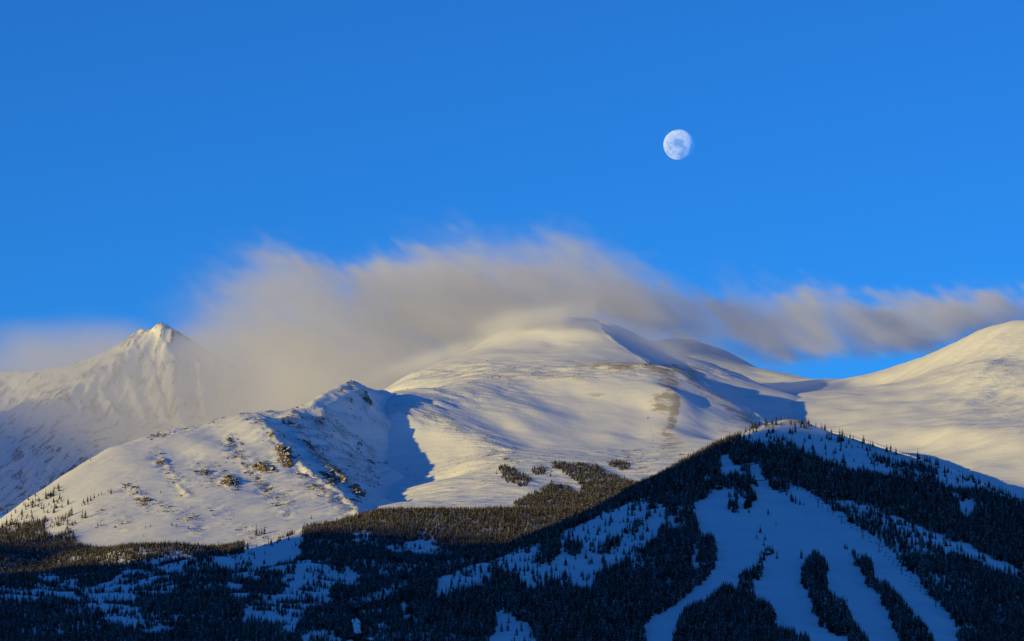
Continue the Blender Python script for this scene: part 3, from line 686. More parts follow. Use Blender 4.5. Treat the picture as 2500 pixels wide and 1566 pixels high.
VAL = [
    (cpoly(5, [(310, 945), (430, 935), (500, 985), (640, 995), (680, 1030), (600, 1040), (400, 1000), (310, 990)]), .15),
    (cpoly(5, [(950, 935), (1050, 895), (1250, 845), (1400, 795), (1480, 785), (1700, 815), (1740, 870), (1600, 890), (1500, 930), (1450, 1000), (1480, 1050), (1300, 1060), (960, 1040)]), .38),
    (cpoly(5, [(1740, 800), (1900, 780), (2100, 770), (2405, 700), (2405, 900), (2250, 880), (2100, 870), (1900, 860)]), .3),
    (cpoly(5, [(1900, 880), (2100, 890), (2200, 930), (2150, 960), (1950, 930)]), .3),
    (cpoly(5, [(-20, 1075), (200, 1085), (300, 1065), (560, 1075), (650, 1065), (700, 1075), (960, 1005), (1050, 1000), (1340, 1040), (1480, 1040), (1350, 1100), (1150, 1120), (1000, 1160), (1150, 1200), (1200, 1260), (1060, 1290),
               (1200, 1335), (1400, 1385), (1520, 1440), (1600, 1470), (1540, 1500), (1400, 1465), (1250, 1405), (1100, 1355), (950, 1315), (860, 1275), (820, 1205), (700, 1175), (600, 1155), (540, 1135), (400, 1135), (200, 1130), (-20, 1110)]), .16),
    (cpoly(5, [(860, 1250), (900, 1180), (1010, 1190), (1020, 1250), (1200, 1270), (1170, 1310), (1000, 1310)]), .5),
    (cpoly(5, [(1880, 1005), (2030, 1030), (2050, 1100), (2130, 1130), (2250, 1180), (2405, 1190), (2405, 1350), (2250, 1345), (2050, 1325), (2040, 1260), (2120, 1240), (1990, 1130)]), .26),
    (cpoly(5, [(70, 1385), (160, 1375), (220, 1390), (200, 1415), (90, 1405)]), .15),
    (cpoly(6, [(420, 845), (560, 835), (720, 848), (730, 920), (850, 895), (940, 955), (950, 992), (860, 1012), (780, 990), (700, 1050), (690, 1100), (640, 1180), (520, 1200), (480, 1280), (440, 1350), (420, 1425), (300, 1405), (200, 1345),
               (-20, 1345), (-20, 1250), (180, 1270), (220, 1180), (120, 1130), (330, 1110), (300, 980), (400, 955)]), .1),
    (cpoly(6, [(600, 950), (640, 880), (690, 920), (860, 900), (930, 960), (700, 985), (640, 985)]), .5),
    (cpoly(6, [(640, 1170), (690, 1100), (620, 1040), (640, 1020), (700, 1060), (720, 1120), (690, 1200)]), .5),
    (cpoly(6, [(-20, 840), (60, 850), (130, 880), (150, 920), (100, 960), (-20, 960)]), .25), (cpoly(6, [(-20, 1100), (60, 1110), (110, 1130), (60, 1150), (-20, 1140)]), .38),
    (cpoly(6, [(1145, 1160), (1170, 1085), (1215, 1080), (1225, 1105), (1180, 1120), (1175, 1160)]), .16), (cpoly(6, [(1290, 1205), (1330, 1195), (1420, 1235), (1400, 1260), (1330, 1295)]), .02),
    (cpoly(6, [(1095, 1430), (1105, 1360), (1200, 1335), (1215, 1350), (1170, 1390), (1110, 1430)]), .03), (cpoly(6, [(450, 1475), (540, 1425), (620, 1425), (700, 1460), (830, 1512), (850, 1600), (480, 1600)]), .1),
    (cpoly(6, [(1160, 722), (1300, 690), (1450, 655), (1600, 655), (1645, 725), (1560, 785), (1440, 755), (1350, 740), (1250, 760)]), .12),
    (cpoly(6, [(1570, 1040), (1650, 960), (1770, 915), (1900, 868), (1970, 875), (2060, 950), (2000, 1005), (1870, 995), (1680, 1065), (1600, 1095)]), .10),
    (cpoly(6, [(900, 610), (1000, 590), (1080, 600), (1000, 640), (920, 640)]), .5),
    (cpoly(6, [(-20, 560), (480, 560), (470, 700), (400, 840), (200, 800), (-20, 780)]), .02), (cpoly(6, [(340, 640), (370, 560), (440, 580), (400, 690)]), .3),
]
HILL = [
    (cpoly(5, [(-40, 540), (60, 490), (200, 480), (330, 440), (400, 480), (370, 560), (420, 600), (480, 600), (560, 560), (640, 570), (640, 640), (700, 690), (800, 720), (960, 720), (1010, 690), (1150, 710), (1370, 740), (1385, 900), (-40, 1100)]), .95),
    (cpoly(5, [(50, 440), (200, 360), (350, 250), (480, 190), (660, 140), (520, 230), (590, 330), (480, 420), (300, 480), (60, 500)]), .10),
    (cpoly(5, [(690, 350), (760, 290), (860, 260), (940, 220), (930, 280), (800, 330), (720, 380), (640, 390), (560, 470), (640, 480), (760, 440), (780, 470), (700, 520), (600, 540), (400, 560), (420, 470), (560, 420)]), .30),
    (cpoly(5, [(-20, 370), (60, 350), (200, 290), (350, 200), (470, 120), (560, 70), (570, 90), (430, 170), (260, 290), (120, 370), (-20, 400)]), .75),
    (cpoly(5, [(1380, 530), (1500, 510), (1620, 560), (1600, 600), (1480, 560)]), .06), (cpoly(5, [(1080, 260), (1160, 250), (1210, 300), (1140, 310)]), .15),
    (cpoly(1, [(640, 1512), (760, 1410), (900, 1340), (1080, 1285), (1200, 1250), (1200, 1265), (1080, 1305), (900, 1365), (780, 1430), (700, 1500)]), .10),
]
MAIN = [
    (cpoly(7, [(60, 15), (170, 25), (240, 80), (310, 110), (350, 190), (250, 215), (120, 175), (70, 110)]), .85),
    (cpoly(7, [(345, 35), (470, 40), (480, 60), (440, 115), (350, 115)]), .85),
    (cpoly(7, [(500, -10), (870, 10), (950, 65), (1100, 125), (1270, 185), (1285, 225), (1170, 245), (1170, 275), (1100, 420), (200, 420), (190, 330), (280, 290), (420, 210), (500, 155), (640, 195), (720, 250), (760, 220), (600, 90), (500, 40)]), .98),
    (cpoly(7, [(930, -20), (1130, -10), (1180, 40), (1120, 80), (1000, 40)]), .85),
    (cpoly(7, [(460, 150), (490, 60), (530, 60), (500, 130)]), .2),
    (cpoly(7, [(1180, 100), (1220, 70), (1240, 110)]), .4),
    (cpoly(7, [(-40, 430), (-40, 360), (200, 372), (200, 430)]), .85),
    (cpoly(7, [(0, 70), (60, 60), (70, 120), (10, 100)]), .15),
]


patch = cpoly(7, [(30, 1258), (110, 1264), (180, 1306), (220, 1336), (315, 1348), (340, 1430), (380, 1512), (390, 1750), (-60, 1750), (-30, 1512), (30, 1420)])
VAL.append((patch, .02))
SKI.append((patch, .02))
for poly, v in [t for t in VAL if np.mean([p[0] for p in t[0]]) > 930]:
    SKI.append((poly, v))
SKI.append((cpoly(6, [(2050, 860), (2160, 790), (2405, 725), (2480, 740), (2480, 1010), (2330, 985), (2270, 900), (2180, 880)]), .06))
SKI.append((cpoly(6, [(1560, 1060), (1650, 960), (1770, 915), (1900, 868), (2060, 850), (2080, 900), (1980, 1000), (1870, 1010), (1680, 1075), (1590, 1105)]), .10))


def density(key, px, py):
    table, d0 = {'S': (SKI, 1.0), 'V': (VAL, 1.0), 'H': (HILL, 0.0), 'M': (MAIN, 0.0)}[key]
    d = np.full(px.shape, d0)
    for poly, v in table:
        d[inside(poly, px, py)] = v
    return d


# ------------------------------------------------------------------ conifers
def conifer_mesh(seed, slim, levels, per, snowy=False):
    """one spruce of unit height as (trunk verts, faces), (crown verts, faces)"""
    rng = random.Random(seed)
    tv, tf = [], []
    nseg = 5
    for j, (zz, r) in enumerate(((-0.06, .022), (.3, .016), (.92, .004))):
        for i in range(nseg):
            a = 2 * math.pi * i / nseg
            tv.append((r * math.cos(a), r * math.sin(a), zz))
    for j in range(2):
        for i in range(nseg):
            a, b = j * nseg + i, j * nseg + (i + 1) % nseg
            tf.append((a, b, b + nseg, a + nseg))
    cv, cf = [], []
    for l in range(levels):
        t = (l + rng.uniform(-.25, .25)) / levels
        z = .07 + .90 * max(t, 0)
        R = slim * (1 - t) ** .85 * rng.uniform(.8, 1.15) + .012
        if t < .12:
            R *= .8
        n = max(4, int(per * (1 - .55 * t)))
        a0 = rng.uniform(0, 6.28)
        for i in range(n):
            if rng.random() < .08:
                continue
            a = a0 + 2 * math.pi * i / n + rng.uniform(-.25, .25)
            r = R * rng.uniform(.65, 1.2)
            dr = rng.uniform(.25, .6) * r
            up = .05 * (1 - t) + .015
            w = r * rng.uniform(.34, .5)
            ca, sa = math.cos(a), math.sin(a)
            k = len(cv)
            m = .55 * r
            cv += [(0, 0, z + up), (m * ca - w * sa, m * sa + w * ca, z - .55 * dr), (r * ca, r * sa, z - dr), (m * ca + w * sa, m * sa - w * ca, z - .55 * dr), (m * ca, m * sa, z - .25 * dr + .2 * up)]
            cf += [(k, k + 1, k + 4), (k + 1, k + 2, k + 4), (k + 2, k + 3, k + 4), (k + 3, k, k + 4)]
    k = len(cv)
    cv += [(.012, 0, .93), (-.008, .01, .93), (-.008, -.01, .93), (0, 0, 1.0)]
    cf += [(k, k + 1, k + 3), (k + 1, k + 2, k + 3), (k + 2, k, k + 3)]
    return (tv, tf), (cv, cf)


def needle_material():
    m, nt, b = new_mat('spruce_needles')
    L = nt.links.new
    geo = node(nt, 'ShaderNodeNewGeometry')
    oi = node(nt, 'ShaderNodeObjectInfo')
    tc = node(nt, 'ShaderNodeTexCoord')
    off = node(nt, 'ShaderNodeVectorMath', operation='ADD')
    L(tc.outputs['Object'], off.inputs[0]); L(oi.outputs['Location'], off.inputs[1])
    n = node(nt, 'ShaderNodeTexNoise', i_Scale=9.0, i_Detail=3.0)
    L(off.outputs[0], n.inputs['Vector'])
    # clumps of snow held on some boughs, more on some trees than on others
    amt = node(nt, 'ShaderNodeMath', operation='MULTIPLY_ADD', i_1=0.16, i_2=-0.04)
    L(oi.outputs['Random'], amt.inputs[0])
    s1 = node(nt, 'ShaderNodeMath', operation='ADD')
    L(n.outputs['Fac'], s1.inputs[0]); L(amt.outputs[0], s1.inputs[1])
    mr = node(nt, 'ShaderNodeMapRange', interpolation_type='SMOOTHSTEP')
    mr.inputs[1].default_value = 0.58; mr.inputs[2].default_value = 0.70; mr.inputs[4].default_value = 0.75
    L(s1.outputs[0], mr.inputs[0])
    g = node(nt, 'ShaderNodeMix', data_type='RGBA')
    g.inputs[6].default_value = (0.028, 0.021, 0.010, 1)
    g.inputs[7].default_value = (0.046, 0.036, 0.019, 1)
    L(oi.outputs['Random'], g.inputs[0])
    c = node(nt, 'ShaderNodeMix', data_type='RGBA')
    c.inputs[7].default_value = (0.75, 0.76, 0.78, 1)
    L(mr.outputs[0], c.inputs[0]); L(g.outputs[2], c.inputs[6])
    L(c.outputs[2], b.inputs['Base Color'])
    b.inputs['Roughness'].default_value = 0.8
    b.inputs['Specular IOR Level'].default_value = 0.1
    return m


MAT_NEEDLE = needle_material()
MAT_BARK = plain('bark', (0.075, 0.055, 0.042), .9, .3, 8)


def py_mesh(name, v, f, mats, smooth_shade=False):
    me = bpy.data.meshes.new(name)
    me.from_pydata([tuple(map(float, p)) for p in v], [], [tuple(q) for q in f])
    for mt in mats:
        me.materials.append(mt)
    if smooth_shade:
        me.polygons.foreach_set('use_smooth', np.ones(len(me.polygons), bool))
    me.update()
    return me


VARIANTS = [(1, .17, 12, 8), (2, .20, 12, 8), (3, .14, 12, 7), (4, .23, 11, 9), (5, .16, 13, 8), (6, .26, 10, 9)]
TREE_PARTS, TREE_JOINED = [], []
for sd, slim, lv, pr in VARIANTS:
    (tv, tf), (cv, cf) = conifer_mesh(sd, slim, lv, pr)
    TREE_PARTS.append((py_mesh('trunk', tv, tf, [MAT_BARK]), py_mesh('crown', cv, cf, [MAT_NEEDLE])))
    me = py_mesh('conifer', tv + cv, tf + [tuple(i + len(tv) for i in q) for q in cf], [MAT_BARK, MAT_NEEDLE])
    me.polygons.foreach_set('material_index', np.array([0] * len(tf) + [1] * len(cf), dtype=np.int32))
    TREE_JOINED.append(me)


def scatter(name, label, category, pts, idx, rot, scl, meshes):
    """one object of kind stuff: many small meshes stood on points by geometry nodes"""
    me = bpy.data.meshes.new(name)
    me.vertices.add(len(pts))
    me.vertices.foreach_set('co', np.asarray(pts, np.float32).ravel())
    a = me.attributes.new('pick', 'INT', 'POINT'); a.data.foreach_set('value', np.asarray(idx, np.int32))
    a = me.attributes.new('turn', 'FLOAT_VECTOR', 'POINT'); a.data.foreach_set('vector', np.asarray(rot, np.float32).ravel())
    a = me.attributes.new('size', 'FLOAT_VECTOR', 'POINT'); a.data.foreach_set('vector', np.asarray(scl, np.float32).ravel())
    o = link(name, me, None, kind='stuff', label=label, category=category)
    ng = bpy.data.node_groups.new(name, 'GeometryNodeTree')
    ng.interface.new_socket('Geometry', in_out='INPUT', socket_type='NodeSocketGeometry')
    ng.interface.new_socket('Geometry', in_out='OUTPUT', socket_type='NodeSocketGeometry')
    gi, go = ng.nodes.new('NodeGroupInput'), ng.nodes.new('NodeGroupOutput')
    iop = ng.nodes.new('GeometryNodeInstanceOnPoints')
    g2i = ng.nodes.new('GeometryNodeGeometryToInstance')
    for mesh in reversed(meshes):
        po = bpy.data.objects.new(name + '_shape', mesh)
        oi = ng.nodes.new('GeometryNodeObjectInfo')
        oi.inputs['Object'].default_value = po
        oi.inputs['As Instance'].default_value = True
        ng.links.new(oi.outputs['Geometry'], g2i.inputs[0])
    # one instance per shape
    j = ng.nodes.new('GeometryNodeJoinGeometry')
    for n_ in list(ng.nodes):
        if n_.bl_idname == 'GeometryNodeObjectInfo':
            ng.links.new(n_.outputs['Geometry'], j.inputs[0])
    ng.nodes.remove(g2i)
    ng.links.new(gi.outputs[0], iop.inputs['Points'])
    ng.links.new(j.outputs[0], iop.inputs['Instance'])
    iop.inputs['Pick Instance'].default_value = True

    def named(nm, typ):
        n_ = ng.nodes.new('GeometryNodeInputNamedAttribute')
        n_.data_type = typ
        n_.inputs['Name'].default_value = nm
        return next(s for s in n_.outputs if s.enabled and s.name == 'Attribute')
    ng.links.new(named('pick', 'INT'), iop.inputs['Instance Index'])
    e2r = ng.nodes.new('FunctionNodeEulerToRotation')
    ng.links.new(named('turn', 'FLOAT_VECTOR'), e2r.inputs[0])
    ng.links.new(e2r.outputs[0], iop.inputs['Rotation'])
    ng.links.new(named('size', 'FLOAT_VECTOR'), iop.inputs['Scale'])
    ng.links.new(iop.outputs[0], go.inputs[0])
    md = o.modifiers.new('scatter', 'NODES')
    md.node_group = ng
    return o


rng = np.random.default_rng(5)


def grow(key, per_tree, x0, x1, y0, y1, h_lo, h_hi):
    n = int((x1 - x0) * (y1 - y0) / per_tree)
    x, y = rng.uniform(x0, x1, n), rng.uniform(y0, y1, n)
    L = LAYERS[key]
    z = L.z(x, y)
    px, py = proj(x, y, z)
    ok = (px > -40) & (px < 2540) & (py < 1640) & (z > -100)
    x, y, z, px, py = x[ok], y[ok], z[ok], px[ok], py[ok]
    ok = z >= top_z(x, y, (key,)) - .3
    x, y, z, px, py = x[ok], y[ok], z[ok], px[ok], py[ok]
    h = rng.uniform(h_lo, h_hi, len(x)) * rng.choice([.55, .8, 1, 1.12], len(x), p=[.12, .3, .43, .15])
    hp = h * F_PX / y
    # uneven edges
    jx, jy = 3.5 * np.sin(x * .21 + y * .07), 2.5 * np.sin(y * .06 - x * .13)
    d = np.minimum(density(key, px + jx, py + jy), density(key, px + jx, py + jy - .8 * hp))
    # thin woods gather in clumps with open snow between
    clump = np.sin(x * .085 + 1.4 * np.sin(y * .047)) + np.sin(y * .052 + 1.7 * np.sin(x * .066))
    if key == 'V':
        d = np.where(d < .6, np.clip(d * 3.4, 0, .95) * (clump > .75) + d * .12, d)
    keep = rng.uniform(size=len(x)) < d
    return np.stack([x, y, z, h, px, py, d], 1)[keep]


groves = {'S': grow('S', 21, -450, 1400, 3250, 5900, 10.5, 15), 'V': grow('V', 21, -1150, 500, 3250, 6600, 8, 11.5),
          'H': grow('H', 26, -1150, -200, 6000, 7500, 9, 13), 'M': grow('M', 22, -200, 450, 6400, 7700, 7.5, 10.5)}
print('trees', {k: len(v) for k, v in groves.items()})

# the trees that stand free enough to be told apart are things of their own: (crop, x, y of the foot, height) in the photograph
LONE = [
    (8, 260, 455, 62, 'dark slender spruce standing alone high on the open ski run'), (8, 325, 545, 32, 'tiny dark spruce alone on the open run, right of a taller lone spruce'),
    (8, 193, 605, 80, 'tall thin spruce, highest of the short tree line down the middle of the run'), (8, 165, 655, 50, 'small dark spruce, left of the tree line down the middle of the run'),
    (8, 232, 665, 60, 'dark bushy spruce in the middle of the tree line down the run'), (8, 222, 715, 52, 'dark spruce lowest in the tree line, just above the small cabin clump'),
    (8, 332, 820, 82, 'dark spruce standing alone, right of the clump that hides the small cabin'), (8, 537, 818, 92, 'dark columnar spruce alone above the long tree island on the run'),
    (8, 903, 738, 58, 'dark pointed spruce, topmost of the tree strip beside the chairlift run'), (8, 98, 433, 52, 'dark spruce at the lowest tip of the tree island below the lift terminal'),
    (5, 1050, 235, 36, 'tiny lone spruce high on the sunlit rocky hill'), (5, 1345, 272, 40, 'small lone spruce beside the scree streak on the sunlit hill'),
    (5, 2150, 632, 108, 'tallest spruce of the small group at the sunlit foot of the hill'), (5, 1655, 742, 50, 'thin spruce alone on sunlit snow at the foot of the hill'),
    (6, 550, 490, 46, 'lone spruce on sunlit snow just above the edge of the middle wood'), (6, 490, 990, 60, 'dark spruce alone in the shaded meadow, left of the two-tree cluster'),
    (6, 430, 1135, 70, 'tall thin dark spruce alone in the middle of the shaded meadow'), (5, 385, 326, 95, 'tallest spruce among the scattered trees on the sunlit left slope'),
]
SET = [
    ('dark spruce on the half-open slope left of the runs', 'trees on the half-open slope', 7,
     [(1250, 425, 80), (1145, 460, 80), (1180, 460, 90), (925, 495, 60), (955, 545, 80), (990, 545, 70), (810, 610, 90), (860, 560, 36), (900, 585, 60), (990, 645, 80), (620, 720, 110), (645, 700, 100), (685, 700, 100), (725, 680, 80),
      (830, 725, 60), (900, 780, 110), (930, 780, 90), (1140, 610, 120), (1185, 600, 100), (1220, 600, 90), (1265, 540, 100), (1245, 660, 55), (1275, 650, 60), (1095, 640, 70), (1060, 700, 100), (980, 780, 130), (1110, 785, 70),
      (1178, 770, 70), (1045, 840, 80), (460, 1030, 110), (490, 1020, 80), (310, 835, 50), (820, 975, 50), (400, 840, 140), (380, 850, 120), (430, 850, 130), (365, 860, 90), (275, 930, 90), (1415, 470, 60), (660, 760, 90), (700, 780, 90),
      (1015, 660, 60), (470, 830, 60), (520, 780, 110), (545, 770, 90), (1370, 440, 80), (1320, 470, 100), (590, 660, 70), (240, 920, 70), (860, 960, 80)]),
    ('spruce on the sunlit left slope of the rocky hill', 'trees on the sunlit hill', 5,
     [(445, 300, 90), (500, 320, 60), (570, 370, 65), (520, 395, 50), (270, 395, 90), (300, 335, 45), (475, 350, 40), (95, 500, 45), (60, 440, 40), (180, 455, 70), (130, 440, 45), (240, 380, 40), (215, 390, 50), (200, 375, 40), (425, 305, 45),
      (495, 260, 60), (700, 355, 50), (735, 345, 60), (760, 330, 50), (790, 310, 45), (850, 285, 35), (580, 470, 70), (600, 460, 90), (690, 480, 80), (715, 480, 85), (520, 490, 50), (435, 520, 50), (400, 440, 50), (450, 440, 60)]),
    ('spruce at the sunlit foot of the hill', 'trees at the foot of the hill', 5,
     [(2195, 615, 62), (2218, 615, 72), (2175, 618, 50), (2000, 690, 36), (1830, 690, 30), (820, 555, 40), (845, 550, 30), (1220, 565, 30), (1260, 555, 36), (1205, 635, 26), (1480, 560, 40), (1775, 735, 45), (1700, 745, 40), (1440, 550, 40)]),
    ('dark spruce apart in the shaded valley meadow', 'trees in the shaded meadow', 6,
     [(645, 945, 72), (665, 980, 50), (620, 1030, 65), (480, 1075, 50), (528, 1075, 36), (250, 1250, 42), (535, 1130, 36), (425, 1315, 50), (385, 1345, 46), (795, 1050, 72), (100, 960, 60), (30, 960, 60), (120, 970, 50), (510, 1200, 48),
      (480, 1210, 36), (560, 1190, 40), (220, 1430, 60), (310, 1420, 50), (340, 1370, 46), (260, 1345, 40), (700, 940, 40), (840, 970, 40), (610, 1150, 46), (370, 1085, 40), (690, 1500, 60), (400, 1000, 60)]),
    ('dark spruce along the shaded snow band', 'trees along the snow band', 5,
     [(955, 1190, 75), (1010, 1250, 60), (925, 1225, 55), (860, 1160, 40), (880, 1160, 40), (800, 1150, 30), (670, 1115, 36), (1000, 1105, 40), (1160, 1060, 80), (1100, 1040, 100), (1330, 1070, 55), (1210, 1055, 60), (1060, 1040, 46),
      (965, 1095, 40), (725, 1130, 50), (630, 1080, 55), (385, 1100, 40), (195, 1120, 36), (775, 1190, 50), (840, 1210, 30), (1230, 1010, 60), (2215, 1290, 60), (2320, 1250, 40), (2310, 1370, 60)]),
    ('dark spruce edging a groomed ski run', 'trees edging the ski runs', 8,
     [(630, 800, 70), (675, 790, 60), (720, 870, 75), (600, 860, 60), (560, 930, 70), (990, 860, 90), (1070, 830, 70), (1120, 880, 70), (1050, 830, 60), (1240, 1060, 80), (1280, 1080, 70), (1380, 1200, 80), (1310, 1110, 70), (1520, 1340, 75),
      (1195, 1050, 70), (35, 990, 60), (110, 940, 60), (165, 920, 70), (215, 900, 75), (190, 940, 60), (490, 345, 70), (525, 365, 60), (560, 375, 30), (415, 290, 50), (765, 350, 45), (860, 1180, 60), (905, 1210, 60), (780, 1130, 60),
      (480, 1440, 60), (575, 1480, 70), (260, 1220, 60), (180, 1170, 60), (75, 1080, 60)]),
    ('dark spruce in the sparse wood beside the chairlift', 'sparse trees right of the chairlift', 8,
     [(1100, 600, 40), (1060, 510, 70), (1125, 460, 60), (1160, 520, 80), (1200, 500, 70), (1250, 530, 70), (1280, 560, 80), (1330, 580, 70), (990, 520, 60), (930, 510, 60), (1000, 470, 60), (1400, 600, 70), (1450, 640, 70), (1510, 640, 90),
      (1550, 680, 70), (1620, 700, 80), (1300, 650, 80), (1350, 690, 80), (1200, 670, 50), (1420, 720, 80), (1240, 690, 50), (840, 400, 70), (900, 440, 70), (1700, 740, 80), (1660, 720, 70), (1150, 610, 50), (1380, 540, 60)]),
]
tree_proto = []
for tm, cm in TREE_PARTS:
    tree_proto.append((tm, cm))
n_single = [0]
single_xy = []
trng = random.Random(9)


def single_tree(loc, h, label, group=None):
    v = trng.choice([0, 1, 1, 3, 4, 3])
    e = bpy.data.objects.new('spruce_tree', None)
    COL.objects.link(e)
    e.empty_display_size = 1
    e.location = loc
    e.rotation_euler = (trng.uniform(-.03, .03), trng.uniform(-.03, .03), trng.uniform(0, 6.28))
    w = h * trng.uniform(.95, 1.25)
    e.scale = (w, w, h)
    e['label'] = label
    e['category'] = 'tree'
    e['group'] = group or 'spruce trees standing free'
    for nm, me in zip(('trunk', 'crown'), tree_proto[v]):
        c = bpy.data.objects.new(nm, me)
        COL.objects.link(c)
        c.parent = e
    single_xy.append((loc[0], loc[1]))
    n_single[0] += 1


def single_from_photo(crop, x, yb, hh, label, group=None):
    px, py = cpx(crop, x, yb)
    p = hit(px, py)
    single_tree(p, max(4.0, hh / CS * p.y / F_PX), label, group)


for c_, x_, y_, h_, lab_ in LONE:
    single_from_photo(c_, x_, y_, h_, lab_)
def nth(i):
    return '%d%s' % (i, 'th' if 10 < i % 100 < 14 else {1: 'st', 2: 'nd', 3: 'rd'}.get(i % 10, 'th'))


for lab_, grp_, c_, lst in SET:
    mid = sorted(t[2] for t in lst)[len(lst) // 2]
    for i_, (x_, y_, h_) in enumerate(sorted(lst)):
        size_ = 'tall ' if h_ > 1.25 * mid else ('short ' if h_ < .75 * mid else '')
        single_from_photo(c_, x_, y_, h_, size_ + lab_ + ', ' + nth(i_ + 1) + ' from the left', grp_)

# fill up to 300 with the freest trees of the thin woods
thin = np.concatenate([groves['S'][(groves['S'][:, 6] < .5)], groves['M'][groves['M'][:, 6] < .65]])
rest_labels = (('small dark conifer along the ski hill crest', 'trees along the ski hill crest'), ('small sunlit conifer below the main mountain', 'sunlit trees below the main mountain'))
cr = groves['S']; crest_sel = np.where((cr[:, 6] > .02) & (cr[:, 6] < .6) & (cr[:, 5] < 1150) & (cr[:, 4] > 1870))[0]
mm = groves['M']; main_sel = np.where((mm[:, 6] < .9))[0]
rng.shuffle(crest_sel); rng.shuffle(main_sel)
room = 300 - n_single[0]
used = {'S': crest_sel[:room * 2 // 3], 'M': main_sel[:room - room * 2 // 3]}
for k, sel in used.items():
    lab_, grp_ = rest_labels[0 if k == 'S' else 1]
    for i_, r in enumerate(groves[k][sel][np.argsort(groves[k][sel][:, 4])]):
        single_tree(Vector(r[:3]), float(r[3]), lab_ + ', ' + nth(i_ + 1) + ' from the left', grp_)
    groves[k] = np.delete(groves[k], sel, 0)
print('single trees', n_single[0])

forest = np.concatenate(list(groves.values()))
sx = np.array(single_xy)
keep = np.ones(len(forest), bool)
for qx, qy in sx:
    keep &= (forest[:, 0] - qx) ** 2 + (forest[:, 1] - qy) ** 2 > 4.0
forest = forest[keep]
nf = len(forest)
wid = forest[:, 3] * rng.uniform(.9, 1.25, nf)
scatter('conifer_forest', 'dark snow-dusted conifer forest covering the valley and the ski hill', 'forest', forest[:, :3], rng.integers(0, 6, nf),
        np.stack([rng.uniform(-.04, .04, nf), rng.uniform(-.04, .04, nf), rng.uniform(0, 6.28, nf)], 1), np.stack([wid, wid, forest[:, 3]], 1), TREE_JOINED)
print('forest', nf)

# ------------------------------------------------------------------ moon
def build_moon():
    c = Vector(pt(1657.5, 354, 1.0)).normalized() * 100000.0
    R = 37.7 / F_PX * 100000.0
    me = bpy.data.meshes.new('moon')
    import bmesh
    bm = bmesh.new()
    bmesh.ops.create_uvsphere(bm, u_segments=96, v_segments=48, radius=R)
    bm.to_mesh(me); bm.free()
    me.polygons.foreach_set('use_smooth', np.ones(len(me.polygons), bool))
    m = bpy.data.materials.new('moon_dust'); m.use_nodes = True
    nt = m.node_tree; nt.nodes.clear(); L = nt.links.new
    tc = node(nt, 'ShaderNodeTexCoord')
    mp = node(nt, 'ShaderNodeMapping'); mp.inputs['Scale'].default_value = (1 / R,) * 3
    mp.inputs['Location'].default_value = (3.1, 0.4, 1.7)
    L(tc.outputs['Object'], mp.inputs[0])
    n1 = node(nt, 'ShaderNodeTexNoise', i_Scale=1.6, i_Detail=5.0, i_Roughness=.55); L(mp.outputs[0], n1.inputs['Vector'])
    r1 = node(nt, 'ShaderNodeMapRange', interpolation_type='SMOOTHSTEP'); r1.inputs[1].default_value = .40; r1.inputs[2].default_value = .58
    L(n1.outputs['Fac'], r1.inputs[0])
    n2 = node(nt, 'ShaderNodeTexVoronoi', i_Scale=5.0); L(mp.outputs[0], n2.inputs['Vector'])
    r2 = node(nt, 'ShaderNodeMapRange'); r2.inputs[1].default_value = .0; r2.inputs[2].default_value = .16; r2.inputs[3].default_value = 1.25; r2.inputs[4].default_value = 1.0
    L(n2.outputs['Distance'], r2.inputs[0])
    c1 = node(nt, 'ShaderNodeMix', data_type='RGBA')
    c1.inputs[6].default_value = (0.20, 0.23, 0.20, 1); c1.inputs[7].default_value = (0.52, 0.54, 0.46, 1)
    L(r1.outputs[0], c1.inputs[0])
    sc_ = node(nt, 'ShaderNodeVectorMath', operation='SCALE'); L(c1.outputs[2], sc_.inputs[0]); L(r2.outputs[0], sc_.inputs['Scale'])
    d = node(nt, 'ShaderNodeBsdfDiffuse'); d.inputs['Roughness'].default_value = 1.0; L(sc_.outputs[0], d.inputs['Color'])
    t = node(nt, 'ShaderNodeBsdfTransparent'); t2 = node(nt, 'ShaderNodeBsdfTransparent')
    # the lit air in front of the moon stays visible through it; its far half is not seen
    ad = node(nt, 'ShaderNodeAddShader'); L(d.outputs[0], ad.inputs[0]); L(t.outputs[0], ad.inputs[1])
    g = node(nt, 'ShaderNodeNewGeometry'); mx = node(nt, 'ShaderNodeMixShader')
    L(g.outputs['Backfacing'], mx.inputs[0]); L(ad.outputs[0], mx.inputs[1]); L(t2.outputs[0], mx.inputs[2])
    out = node(nt, 'ShaderNodeOutputMaterial'); L(mx.outputs[0], out.inputs['Surface'])
    o = link('moon', me, m, label='pale gibbous moon high in the blue sky above the saddle', category='moon')
    o.location = c
    o.scale = (1, .6, 1)  # flattened in depth so that the sun lights more of its face


build_moon()


